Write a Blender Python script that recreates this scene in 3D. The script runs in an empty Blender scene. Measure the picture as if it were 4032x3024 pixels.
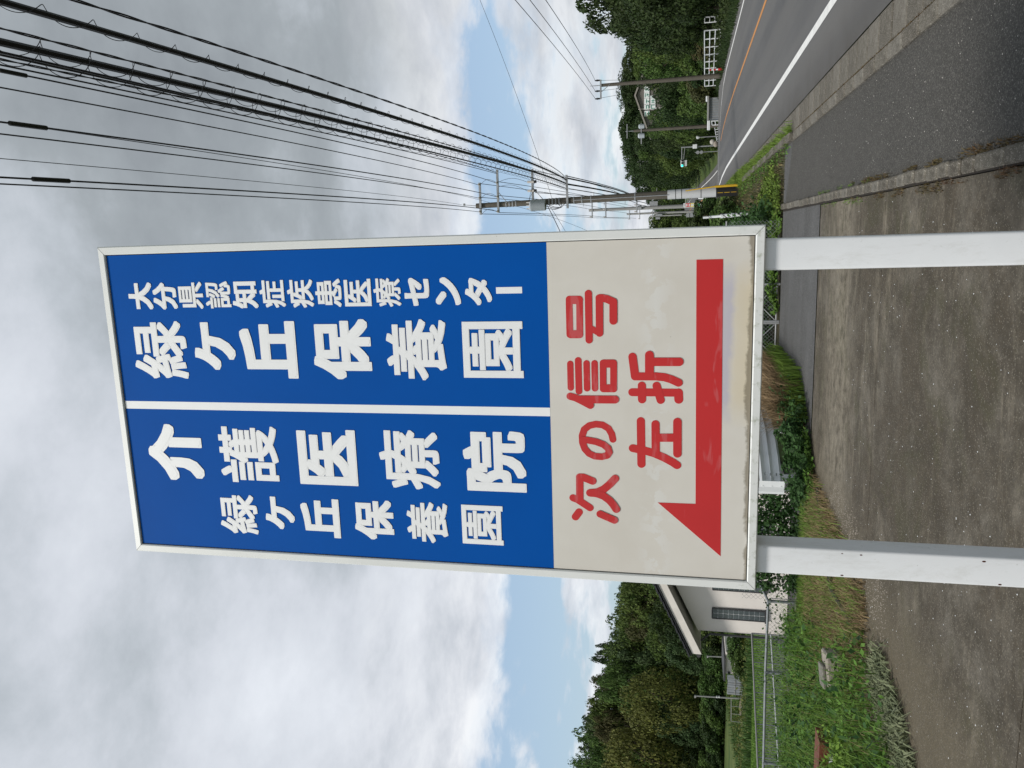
import bpy, math, random
import numpy as np
from mathutils import Vector
rad = math.radians
random.seed(7); rng = np.random.default_rng(11)
S = bpy.context.scene
COL = S.collection

# ------------------------------------------------------------------ camera
# world axes: +Y runs along the road, +X to the road's right, camera stands over (0,0)
CAM_H, FPX, PITCH, ROLL, AZ = 2.2, 3050.0, rad(12.5), rad(0.54), rad(11.0)
cam = bpy.data.cameras.new('camera'); camo = bpy.data.objects.new('camera', cam); COL.objects.link(camo)
S.camera = camo
cam.sensor_width = 36.0; cam.sensor_fit = 'HORIZONTAL'; cam.lens = 36.0 * FPX / 4032.0
cam.clip_start = 0.1; cam.clip_end = 5000

def ray(px, py):
    """direction in the world of a pixel of the 4032x3024 photograph (phone held on its side: image left is up)"""
    a = 1512 - py; b = px - 2016
    a2 = a*math.cos(ROLL) + b*math.sin(ROLL); b2 = -a*math.sin(ROLL) + b*math.cos(ROLL)
    fw = FPX*math.cos(PITCH) + b2*math.sin(PITCH); up = FPX*math.sin(PITCH) - b2*math.cos(PITCH)
    return Vector((a2*math.cos(AZ) - fw*math.sin(AZ), a2*math.sin(AZ) + fw*math.cos(AZ), up))
def atY(px, py, Y):
    d = ray(px, py); return Vector((0, 0, CAM_H)) + d*(Y/d.y)
def atZ(px, py, z=0.0):
    d = ray(px, py); return Vector((0, 0, CAM_H)) + d*((z-CAM_H)/d.z)
fwd = ray(2016, 1512).normalized()
imx = (ray(2016+50, 1512) - ray(2016, 1512)).normalized()      # image +x  (= down in the world)
imy = (ray(2016, 1512-50) - ray(2016, 1512)).normalized()      # image up  (= right in the world)
from mathutils import Matrix
camo.matrix_world = Matrix(((imx.x, imy.x, -fwd.x, 0), (imx.y, imy.y, -fwd.y, 0), (imx.z, imy.z, -fwd.z, CAM_H), (0, 0, 0, 1)))

# ------------------------------------------------------------------ world, sun, exposure
SUN_EL, SUN_AZ = rad(52), rad(212)       # azimuth clockwise from +Y: behind the camera, to its left
sun_dir = Vector((math.sin(SUN_AZ)*math.cos(SUN_EL), math.cos(SUN_AZ)*math.cos(SUN_EL), math.sin(SUN_EL)))
W = bpy.data.worlds.new('World'); S.world = W; W.use_nodes = True
nt = W.node_tree; nt.nodes.clear()
def nd(t, typ, **kw):
    n = t.nodes.new(typ)
    for k, v in kw.items():
        if k.startswith('i_'):
            n.inputs[k[2:].replace('_', ' ')].default_value = v
        else:
            setattr(n, k, v)
    return n
def mth(t, op, a, b=None, clamp=False):
    n = t.nodes.new('ShaderNodeMath'); n.operation = op; n.use_clamp = clamp
    for i, v in enumerate((a, b)):
        if v is None: continue
        if isinstance(v, (int, float)): n.inputs[i].default_value = v
        else: t.links.new(v, n.inputs[i])
    return n.outputs[0]
def ramp(t, fac, stops, interp='LINEAR'):
    n = t.nodes.new('ShaderNodeValToRGB'); n.color_ramp.interpolation = interp
    e = n.color_ramp.elements
    while len(e) < len(stops): e.new(0.5)
    for el, (p, c) in zip(e, stops):
        el.position = p; el.color = (c, c, c, 1) if isinstance(c, (int, float)) else (*c, 1)
    t.links.new(fac, n.inputs[0]); return n.outputs[0]
def mixc(t, fac, a, b):
    n = t.nodes.new('ShaderNodeMix'); n.data_type = 'RGBA'
    for i, v in ((0, fac), (6, a), (7, b)):
        if isinstance(v, (int, float)): n.inputs[i].default_value = v
        elif isinstance(v, tuple): n.inputs[i].default_value = (*v[:3], 1)
        else: t.links.new(v, n.inputs[i])
    return n.outputs[2]
def noise(t, vec, scale, detail=6, rough=0.55, dist=0.0):
    n = t.nodes.new('ShaderNodeTexNoise'); n.inputs['Scale'].default_value = scale
    n.inputs['Detail'].default_value = detail; n.inputs['Roughness'].default_value = rough; n.inputs['Distortion'].default_value = dist
    if vec is not None: t.links.new(vec, n.inputs['Vector'])
    return n.outputs['Fac']

sky = nd(nt, 'ShaderNodeTexSky', sky_type='NISHITA', sun_disc=False, sun_elevation=SUN_EL, sun_rotation=SUN_AZ, air_density=1.2, dust_density=1.5)
tc = nd(nt, 'ShaderNodeTexCoord')
sep = nd(nt, 'ShaderNodeSeparateXYZ'); nt.links.new(tc.outputs['Generated'], sep.inputs[0])
zc = mth(nt, 'MAXIMUM', sep.outputs['Z'], 0.0)
den = mth(nt, 'ADD', zc, 0.22)
cx = mth(nt, 'DIVIDE', sep.outputs['X'], den); cy = mth(nt, 'DIVIDE', sep.outputs['Y'], den)
cmb = nd(nt, 'ShaderNodeCombineXYZ'); nt.links.new(cx, cmb.inputs[0]); nt.links.new(cy, cmb.inputs[1]); cmb.inputs[2].default_value = 3.7
P = cmb.outputs[0]
n_big = noise(nt, P, 1.15, 7, 0.52, 0.15)
n_shade = noise(nt, P, 0.75, 4, 0.5, 0.4)
n_fine = noise(nt, P, 3.2, 8, 0.6, 0.1)
# cover: broken low down, closing to a full grey deck higher up
cov_el = ramp(nt, zc, [(0.0, 0.035), (0.11, 0.035), (0.20, 0.005), (0.26, 0.06), (0.34, 0.22), (0.46, 0.5)])
n_puff = noise(nt, P, 2.6, 9, 0.58, 0.2)
cov = mth(nt, 'ADD', mth(nt, 'ADD', mth(nt, 'MULTIPLY', n_big, 0.6), mth(nt, 'MULTIPLY', n_puff, 0.4)), cov_el)
mask = ramp(nt, cov, [(0.472, 0.0), (0.535, 0.8), (0.60, 1.0)], 'EASE')
lum = mth(nt, 'ADD', mth(nt, 'MULTIPLY', n_shade, 0.55), mth(nt, 'MULTIPLY', n_fine, 0.45))
thick = ramp(nt, mth(nt, 'ADD', cov, mth(nt, 'MULTIPLY', mth(nt, 'SUBTRACT', lum, 0.5), 0.9)), [(0.50, 0.0), (0.66, 0.45), (0.90, 1.0)])      # thin rims glow, thick cloud is grey
side = mth(nt, 'MULTIPLY', sep.outputs['X'], -0.21)      # the deck thins towards the sun's side
rim = ramp(nt, n_fine, [(0.36, (4.6, 4.9, 5.4)), (0.50, (6.2, 6.4, 6.8)), (0.62, (8.0, 8.1, 8.2))])
greydeck = ramp(nt, mth(nt, 'ADD', lum, side), [(0.34, (2.15, 2.38, 2.6)), (0.46, (2.95, 3.25, 3.5)), (0.53, (4.0, 4.35, 4.75)), (0.60, (5.1, 5.4, 5.9)), (0.72, (6.4, 6.7, 7.2))])
cloud = mixc(nt, thick, rim, greydeck)
blue = nd(nt, 'ShaderNodeMix', data_type='RGBA', blend_type='MIX')
blue.inputs[0].default_value = 0.45; nt.links.new(sky.outputs[0], blue.inputs[6]); blue.inputs[7].default_value = (3.9, 5.2, 6.8, 1)
skyc = mixc(nt, mask, blue.outputs[2], cloud)
bg = nd(nt, 'ShaderNodeBackground'); bg.inputs['Strength'].default_value = 0.1
nt.links.new(skyc, bg.inputs['Color'])
wo = nd(nt, 'ShaderNodeOutputWorld'); nt.links.new(bg.outputs[0], wo.inputs[0])

sl = bpy.data.lights.new('sun', 'SUN'); sl.energy = 2.3; sl.angle = rad(11); sl.color = (1.0, 0.96, 0.9)
slo = bpy.data.objects.new('sun', sl); COL.objects.link(slo)
slo.rotation_euler = (-sun_dir).to_track_quat('-Z', 'Y').to_euler()
S.view_settings.view_transform = 'Standard'; S.view_settings.look = 'None'
S.view_settings.exposure = 0.36; S.view_settings.gamma = 1.0; S.view_settings.use_curve_mapping = False

# ------------------------------------------------------------------ materials
MATS = {}
def mat(name, col, rough=0.7, var=0.0, nscale=3.0, col2=None, bump=0.0, bscale=40.0, metal=0.0, spec=0.35, emit=None, transl=0.0, island=0.0, extra=None):
    if name in MATS: return MATS[name]
    m = bpy.data.materials.new(name); m.use_nodes = True; t = m.node_tree
    b = t.nodes['Principled BSDF']; b.inputs['Roughness'].default_value = rough; b.inputs['Metallic'].default_value = metal
    b.inputs['Specular IOR Level'].default_value = spec
    co = nd(t, 'ShaderNodeTexCoord').outputs['Object']
    c = None
    if col2 is not None or var:
        f = ramp(t, noise(t, co, nscale, 6, 0.6, 0.2), [(0.33, 0.0), (0.67, 1.0)])
        c2 = col2 if col2 is not None else tuple(x*(1-var) for x in col)
        c = mixc(t, f, col, c2)
    if island:
        g = nd(t, 'ShaderNodeNewGeometry').outputs['Random Per Island']
        hs = nd(t, 'ShaderNodeHueSaturation')
        if c is not None: t.links.new(c, hs.inputs['Color'])
        else: hs.inputs['Color'].default_value = (*col, 1)
        t.links.new(mth(t, 'ADD', mth(t, 'MULTIPLY', g, 2*island), 1-island), hs.inputs['Value'])
        oi = nd(t, 'ShaderNodeObjectInfo').outputs['Random']
        t.links.new(mth(t, 'ADD', mth(t, 'MULTIPLY', oi, 0.04), 0.48), hs.inputs['Hue'])
        c = hs.outputs[0]
    if extra: c = extra(t, co, c if c is not None else col, b)
    if c is not None and not isinstance(c, tuple): t.links.new(c, b.inputs['Base Color'])
    else: b.inputs['Base Color'].default_value = (*(c or col)[:3], 1)
    if bump:
        bn = nd(t, 'ShaderNodeBump'); bn.inputs['Strength'].default_value = bump; bn.inputs['Distance'].default_value = 0.02
        t.links.new(noise(t, co, bscale, 5, 0.65), bn.inputs['Height']); t.links.new(bn.outputs[0], b.inputs['Normal'])
    if emit:
        b.inputs['Emission Color'].default_value = (*emit[0], 1); b.inputs['Emission Strength'].default_value = emit[1]
    if transl:
        tr = nd(t, 'ShaderNodeBsdfTranslucent'); ms = nd(t, 'ShaderNodeMixShader'); ms.inputs[0].default_value = transl
        if c is not None and not isinstance(c, tuple): t.links.new(c, tr.inputs[0])
        else: tr.inputs[0].default_value = (*col, 1)
        out = t.nodes['Material Output']; t.links.new(b.outputs[0], ms.inputs[1]); t.links.new(tr.outputs[0], ms.inputs[2]); t.links.new(ms.outputs[0], out.inputs[0])
    MATS[name] = m; return m

def speckle(scale, lo, hi, cols, size=0.0):
    """stone chips: cell noise picks the chip's own tone"""
    def f(t, co, c, b):
        v = nd(t, 'ShaderNodeTexVoronoi'); v.inputs['Scale'].default_value = scale; t.links.new(co, v.inputs['Vector'])
        s = nd(t, 'ShaderNodeSeparateColor'); t.links.new(v.outputs['Color'], s.inputs[0])
        fac = ramp(t, s.outputs[0], [(lo, 0.0), (hi, 1.0)])
        return mixc(t, fac, c, cols)
    return f
def concrete_extra(t, co, c, b):
    """old slab: pale worn patches, dark algae, rain-washed streaks, scattered pale chips"""
    big = noise(t, co, 0.55, 12, 0.78, 0.3)
    c = mixc(t, ramp(t, big, [(0.46, 0.0), (0.66, 0.85)]), c, (0.20, 0.182, 0.150))
    mp = nd(t, 'ShaderNodeMapping'); mp.inputs['Scale'].default_value = (0.30, 0.85, 1); mp.inputs['Location'].default_value = (2.2, 0.6, 0); t.links.new(co, mp.inputs[0])
    st = noise(t, mp.outputs[0], 1.0, 13, 0.80, 0.5)
    c = mixc(t, ramp(t, st, [(0.52, 0.0), (0.64, 0.8)]), c, (0.28, 0.245, 0.185))
    dk = noise(t, co, 1.7, 13, 0.82, 0.2)
    c = mixc(t, ramp(t, dk, [(0.44, 0.0), (0.60, 0.85)]), c, (0.048, 0.039, 0.025))
    c = mixc(t, ramp(t, noise(t, co, 0.8, 8, 0.7, 1.2), [(0.52, 0.0), (0.62, 0.6)]), c, (0.060, 0.056, 0.026))
    sp = nd(t, 'ShaderNodeSeparateXYZ'); t.links.new(co, sp.inputs[0])
    # worn pale band across the outer slab, wheel-polished
    wob = mth(t, 'ADD', sp.outputs[1], mth(t, 'MULTIPLY', mth(t, 'SUBTRACT', st, 0.5), 5.0))
    band = ramp(t, mth(t, 'MULTIPLY', mth(t, 'ABSOLUTE', mth(t, 'SUBTRACT', wob, 11.9)), 0.5), [(0.2, 1.0), (0.75, 0.0)])
    c = mixc(t, mth(t, 'MULTIPLY', band, ramp(t, noise(t, co, 5, 6, 0.7), [(0.35, 0.0), (0.6, 0.8)])), c, (0.27, 0.238, 0.18))
    # silt washed out of the bank along the slab's edge
    silt = ramp(t, mth(t, 'ADD', mth(t, 'MULTIPLY', sp.outputs[0], -0.1667), mth(t, 'MULTIPLY', mth(t, 'SUBTRACT', big, 0.5), 0.33)), [(0.0, 0.0), (0.592, 0.0), (0.716, 0.8), (1.0, 0.8)])
    c = mixc(t, silt, c, (0.122, 0.101, 0.064))
    c = mixc(t, ramp(t, noise(t, co, 28, 5, 0.7), [(0.42, 0.0), (0.72, 0.55)]), c, (0.05, 0.044, 0.036))
    return speckle(110, 0.90, 0.99, (0.19, 0.17, 0.135))(t, co, c, b)
M_conc = mat('weathered_concrete', (0.092, 0.074, 0.050), 0.9, 0.35, 6.0, bump=0.6, bscale=60, extra=concrete_extra)
def walk_extra(t, co, c, b):
    c = mixc(t, ramp(t, noise(t, co, 0.9, 7, 0.65, 0.4), [(0.40, 0.0), (0.65, 0.7)]), c, (0.045, 0.042, 0.037))
    c = speckle(95, 0.45, 1.0, (0.105, 0.100, 0.089))(t, co, c, b)
    return speckle(120, 0.88, 0.995, (0.21, 0.2, 0.18))(t, co, c, b)
M_walk = mat('coarse_asphalt', (0.058, 0.055, 0.049), 0.85, 0.25, 1.2, bump=1.0, bscale=55, extra=walk_extra)
def drive_extra(t, co, c, b):
    mp = nd(t, 'ShaderNodeMapping'); mp.inputs['Scale'].default_value = (0.12, 1.6, 1); t.links.new(co, mp.inputs[0])
    c = mixc(t, ramp(t, noise(t, mp.outputs[0], 1.0, 6, 0.6, 0.3), [(0.42, 0.0), (0.6, 0.7)]), c, (0.062, 0.061, 0.060))
    return speckle(110, 0.75, 0.99, (0.20, 0.198, 0.19))(t, co, c, b)
M_drive = mat('drive_asphalt', (0.100, 0.100, 0.100), 0.9, 0.3, 1.0, bump=0.6, bscale=70, extra=drive_extra)
def road_extra(t, co, c, b):
    mp = nd(t, 'ShaderNodeMapping'); mp.inputs['Scale'].default_value = (1.1, 0.03, 1); t.links.new(co, mp.inputs[0])
    f = noise(t, mp.outputs[0], 1.0, 4, 0.5)
    c = mixc(t, ramp(t, f, [(0.40, 0.0), (0.60, 1.0)]), c, (0.125, 0.122, 0.118))
    sp = nd(t, 'ShaderNodeSeparateXYZ'); t.links.new(co, sp.inputs[0])
    dirty = mth(t, 'MULTIPLY', ramp(t, mth(t, 'SUBTRACT', 3.35, sp.outputs[0]), [(0.0, 0.0), (0.9, 0.85)]), ramp(t, noise(t, co, 1.4, 4, 0.6), [(0.25, 0.4), (0.7, 1.0)]))
    return mixc(t, dirty, c, (0.062, 0.056, 0.048))
M_road = mat('road_asphalt', (0.105, 0.105, 0.106), 0.78, 0.2, 0.5, bump=0.35, bscale=110, spec=0.4, extra=road_extra)
M_kerb = mat('kerb_concrete', (0.205, 0.192, 0.165), 0.9, 0.35, 5.0, bump=0.5, bscale=50, extra=speckle(150, 0.86, 0.98, (0.33, 0.31, 0.27)))
M_gut = mat('gutter_concrete', (0.185, 0.172, 0.148), 0.9, 0.4, 2.5, bump=0.5, bscale=60, extra=speckle(150, 0.84, 0.98, (0.30, 0.28, 0.25)))
def grime(f0):
    def f(t, co, c, b):
        c = mixc(t, ramp(t, noise(t, co, 9, 8, 0.75, 0.5), [(0.40, 0.0), (0.62, f0)]), c, (0.055, 0.047, 0.034))
        return speckle(150, 0.86, 0.98, (0.30, 0.28, 0.24))(t, co, c, b)
    return f
M_kerbs = [mat('kerb_tone_%d' % k, c_, 0.9, 0.4, 4.0, bump=0.6, bscale=45, extra=grime(g)) for k, (c_, g) in enumerate((((0.175, 0.16, 0.13), 0.75), ((0.145, 0.13, 0.105), 0.85), ((0.21, 0.195, 0.165), 0.6)))]
M_guts = [mat('gutter_tone_%d' % k, c_, 0.9, 0.4, 2.0, bump=0.6, bscale=50, extra=grime(g)) for k, (c_, g) in enumerate((((0.165, 0.152, 0.125), 0.6), ((0.145, 0.132, 0.108), 0.7), ((0.185, 0.17, 0.142), 0.5)))]
M_line = mat('road_paint_white', (0.76, 0.76, 0.74), 0.6, 0.14, 6.0, bump=0.2, extra=lambda t, co, c, b: mixc(t, ramp(t, noise(t, co, 14, 8, 0.75), [(0.60, 0.0), (0.70, 0.7)]), c, (0.20, 0.20, 0.195)))
M_orange = mat('road_paint_orange', (0.62, 0.27, 0.075), 0.65, 0.25, 5.0)
M_joint = mat('joint_dirt', (0.028, 0.022, 0.016), 0.95, 0.4, 8.0)
M_soil = mat('verge_soil', (0.085, 0.068, 0.045), 0.95, 0.5, 1.5, col2=(0.05, 0.055, 0.022), bump=0.8, bscale=25)
def ground_extra(t, co, c, b):
    f = noise(t, co, 0.25, 6, 0.65, 0.3)
    c = mixc(t, ramp(t, f, [(0.42, 0.0), (0.6, 1.0)]), c, (0.095, 0.125, 0.030))
    f2 = noise(t, co, 3.0, 6, 0.7)
    return mixc(t, ramp(t, f2, [(0.5, 0.0), (0.7, 0.6)]), c, (0.030, 0.045, 0.014))
M_ground = mat('grassy_ground', (0.060, 0.105, 0.022), 0.95, 0.3, 2.0, bump=0.8, bscale=12, extra=ground_extra)
M_yard = mat('yard_asphalt', (0.055, 0.055, 0.055), 0.9, 0.3, 2.0, bump=0.4)
M_lawn = mat('lawn', (0.105, 0.215, 0.028), 0.95, 0.25, 1.5, bump=0.6, bscale=20)
M_path = mat('dirt_path', (0.23, 0.19, 0.135), 0.95, 0.3, 2.0, bump=0.6)

def frame_extra(t, co, c, b):
    """grime and algae that have grown on the lowest frame rail and in the corners"""
    sp = nd(t, 'ShaderNodeSeparateXYZ'); t.links.new(co, sp.inputs[0])
    low = ramp(t, mth(t, 'SUBTRACT', sp.outputs[2], 1.87), [(0.0, 1.0), (0.10, 0.5), (0.14, 0.0)])
    nn = noise(t, co, 22, 6, 0.7)
    c = mixc(t, mth(t, 'MULTIPLY', low, ramp(t, nn, [(0.52, 0.0), (0.66, 0.75)])), c, (0.27, 0.30, 0.20))
    n2 = noise(t, co, 55, 3, 0.5)
    return mixc(t, ramp(t, n2, [(0.72, 0.0), (0.78, 0.6)]), c, (0.30, 0.30, 0.28))
M_alu = mat('painted_aluminium', (0.73, 0.745, 0.73), 0.42, 0.06, 4.0, spec=0.5, extra=frame_extra)
def post_extra(t, co, c, b):
    mpz = nd(t, 'ShaderNodeMapping'); mpz.inputs['Scale'].default_value = (1, 1, 0.35); t.links.new(co, mpz.inputs[0])
    c = mixc(t, ramp(t, noise(t, mpz.outputs[0], 7, 9, 0.8, 0.4), [(0.52, 0.0), (0.70, 0.40)]), c, (0.50, 0.50, 0.47))
    c = mixc(t, ramp(t, noise(t, co, 34, 8, 0.8), [(0.60, 0.0), (0.70, 0.55)]), c, (0.34, 0.34, 0.31))
    n3 = noise(t, co, 5.5, 2, 0.4)
    return mixc(t, ramp(t, n3, [(0.775, 0.0), (0.79, 1.0)]), c, (0.09, 0.028, 0.012))
M_post = mat('white_post_paint', (0.78, 0.80, 0.82), 0.4, 0.05, 3.0, spec=0.5, extra=post_extra)
M_rust = mat('rust_spot', (0.075, 0.018, 0.008), 0.9, 0.3, 60)
M_blue = mat('blue_sheet', (0.0, 0.083, 0.385), 0.6, 0.10, 1.2, spec=0.06)
M_white = mat('white_vinyl', (0.85, 0.86, 0.87), 0.42, 0.05, 6.0, spec=0.4)
def red_extra(t, co, c, b):
    mp = nd(t, 'ShaderNodeMapping'); mp.inputs['Rotation'].default_value = (0, 0.5, 0); mp.inputs['Scale'].default_value = (2.0, 2.0, 9.0); t.links.new(co, mp.inputs[0])
    f = noise(t, mp.outputs[0], 2.2, 3, 0.6, 0.4)
    return mixc(t, ramp(t, f, [(0.60, 0.0), (0.66, 0.35)]), c, (0.55, 0.16, 0.17))
M_red = mat('red_vinyl', (0.53, 0.020, 0.022), 0.5, 0.08, 3.0, spec=0.4, extra=red_extra)
def cream_extra(t, co, c, b):
    sp = nd(t, 'ShaderNodeSeparateXYZ'); t.links.new(co, sp.inputs[0])
    x, z = sp.outputs[0], sp.outputs[2]
    nn = noise(t, co, 5, 6, 0.65, 0.3)
    # pale peeled patches above the arrow and in the middle
    band = ramp(t, mth(t, 'ABSOLUTE', mth(t, 'SUBTRACT', z, 2.32)), [(0.0, 1.0), (0.09, 0.0)])
    c = mixc(t, mth(t, 'MULTIPLY', band, ramp(t, noise(t, co, 14, 4, 0.6), [(0.50, 0.0), (0.54, 0.45)])), c, (0.70, 0.71, 0.70))
    # rain-water stain low on the right: yellow at the rail, violet above it
    xm = ramp(t, mth(t, 'ADD', x, mth(t, 'MULTIPLY', nn, 0.2)), [(0.03, 0.0), (0.16, 1.0), (0.66, 1.0), (0.78, 0.0)])
    zz = mth(t, 'ADD', mth(t, 'SUBTRACT', z, 1.93), mth(t, 'MULTIPLY', mth(t, 'SUBTRACT', nn, 0.5), 0.10))
    vio = mth(t, 'MULTIPLY', xm, ramp(t, zz, [(0.06, 0.0), (0.085, 1.0), (0.16, 0.75), (0.2, 0.0)]))
    c = mixc(t, vio, c, (0.49, 0.47, 0.52))
    yel = mth(t, 'MULTIPLY', xm, ramp(t, zz, [(0.0, 1.0), (0.05, 0.75), (0.085, 0.0)]))
    c = mixc(t, mth(t, 'MULTIPLY', yel, 0.5), c, (0.60, 0.49, 0.28))
    low = ramp(t, zz, [(-0.01, 0.8), (0.012, 0.0)])
    c = mixc(t, low, c, (0.20, 0.17, 0.12))
    n3 = noise(t, co, 45, 3, 0.5)
    return mixc(t, ramp(t, n3, [(0.74, 0.0), (0.79, 0.5)]), c, (0.25, 0.23, 0.20))
M_cream = mat('aged_cream_sheet', (0.655, 0.63, 0.58), 0.55, 0.10, 2.5, col2=(0.60, 0.57, 0.515), extra=cream_extra)
M_dark = mat('dark_gap', (0.03, 0.028, 0.025), 0.8)
M_back = mat('sign_back_metal', (0.42, 0.40, 0.37), 0.55, 0.15, 3.0)

M_pole = mat('old_pole_concrete', (0.125, 0.112, 0.092), 0.9, 0.3, 1.2, bump=0.3)
M_pole2 = mat('pale_pole_concrete', (0.31, 0.31, 0.30), 0.85, 0.15, 1.0)
M_galv = mat('galvanised_steel', (0.36, 0.37, 0.38), 0.5, 0.2, 8.0, metal=0.35)
M_galvd = mat('weathered_pipe', (0.235, 0.255, 0.265), 0.55, 0.25, 9.0, metal=0.2)
M_cable = mat('black_cable', (0.012, 0.012, 0.014), 0.6)
M_porc = mat('porcelain', (0.62, 0.58, 0.54), 0.3, 0.2, 20)
M_trans = mat('transformer_paint', (0.42, 0.46, 0.49), 0.45, 0.1, 4.0)
M_pole3 = mat('dull_pole', (0.17, 0.175, 0.17), 0.8, 0.2, 1.0)
M_guard = mat('pole_guard_sheet', (0.53, 0.54, 0.55), 0.5, 0.06, 3.0)
M_yellow = mat('yellow_plastic', (0.62, 0.38, 0.02), 0.5, 0.15, 3.0)
M_black = mat('black_rubber', (0.015, 0.015, 0.015), 0.6)
M_wpaint = mat('white_rail_paint', (0.76, 0.78, 0.79), 0.4, 0.1, 3.0)
M_wall = mat('cream_render', (0.82, 0.765, 0.71), 0.9, 0.08, 1.0, bump=0.25, bscale=30)
M_fascia = mat('fascia_board', (0.78, 0.73, 0.67), 0.7, 0.15, 2.0)
M_soffit = mat('soffit_board', (0.42, 0.40, 0.36), 0.8, 0.1, 2.0)
M_tile = mat('dark_roof_tile', (0.035, 0.036, 0.042), 0.45, 0.3, 5.0)
M_glass = mat('glass_block', (0.10, 0.12, 0.125), 0.15, 0.3, 14.0, spec=0.6)
M_grout = mat('block_grout', (0.62, 0.63, 0.63), 0.8)
M_wframe = mat('window_frame', (0.05, 0.05, 0.052), 0.5)
M_teal = mat('signal_green', (0.0, 0.5, 0.4), 0.4, emit=((0.02, 0.95, 0.72), 1.6))
M_sigbox = mat('signal_housing', (0.58, 0.60, 0.60), 0.5)
M_stone = mat('block_stone', (0.36, 0.32, 0.27), 0.9, 0.35, 8.0, bump=0.5)
M_terra = mat('terracotta', (0.17, 0.05, 0.028), 0.7, 0.3, 6.0)
M_wood = mat('grey_wood', (0.30, 0.25, 0.21), 0.9, 0.35, 14.0)
M_bark = mat('bark', (0.075, 0.058, 0.042), 0.95, 0.4, 8.0, bump=0.6)
M_hillb = mat('hill_building_wall', (0.175, 0.160, 0.145), 0.85, 0.2, 0.5)
M_letter = mat('green_letter', (0.015, 0.24, 0.15), 0.6)
M_panel = mat('white_letter_panel', (0.80, 0.82, 0.82), 0.5)
M_metalroof = mat('metal_sheet', (0.27, 0.29, 0.31), 0.5, 0.2, 2.0)
M_cardark = mat('car_glass', (0.02, 0.022, 0.025), 0.1, spec=0.7)

def leafmat(n, c, c2, isl=0.35, tr=0.25, ns=2.5, rough=0.6):
    return mat(n, c, rough, 0, ns, col2=c2, spec=0.2, transl=tr, island=isl)
L_dark = leafmat('leaf_dark', (0.020, 0.040, 0.013), (0.045, 0.072, 0.020), 0.45)
L_mid = leafmat('leaf_mid', (0.046, 0.088, 0.020), (0.096, 0.148, 0.034), 0.5)
L_olive = leafmat('leaf_olive', (0.085, 0.100, 0.024), (0.140, 0.148, 0.036), 0.45)
L_brown = leafmat('leaf_brownish', (0.060, 0.068, 0.024), (0.085, 0.082, 0.030))
L_cedar = leafmat('leaf_cedar', (0.046, 0.084, 0.032), (0.078, 0.120, 0.046), 0.45)
L_bamboo = leafmat('leaf_bamboo', (0.088, 0.118, 0.026), (0.058, 0.092, 0.022))
L_weed = leafmat('weed_leaf', (0.075, 0.150, 0.024), (0.145, 0.235, 0.045), 0.55, 0.3, 1.5)
L_grass = leafmat('grass_blade', (0.110, 0.205, 0.030), (0.175, 0.275, 0.052), 0.45, 0.3, 1.2)
L_bright = leafmat('bright_weed_leaf', (0.13, 0.22, 0.03), (0.18, 0.27, 0.045), 0.45, 0.3, 2.0)
L_dry = leafmat('dry_grass', (0.30, 0.225, 0.115), (0.20, 0.155, 0.08), 0.35, 0.15, 3.0)
L_cut = leafmat('wilted_weed', (0.205, 0.225, 0.130), (0.135, 0.165, 0.085), 0.35, 0.15, 4.0)
L_moss = leafmat('kerb_weed', (0.095, 0.085, 0.034), (0.115, 0.065, 0.034), 0.4, 0.15, 6.0)
L_vine = leafmat('vine_leaf', (0.032, 0.072, 0.022), (0.060, 0.115, 0.030), 0.4, 0.25, 3.0)

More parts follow.
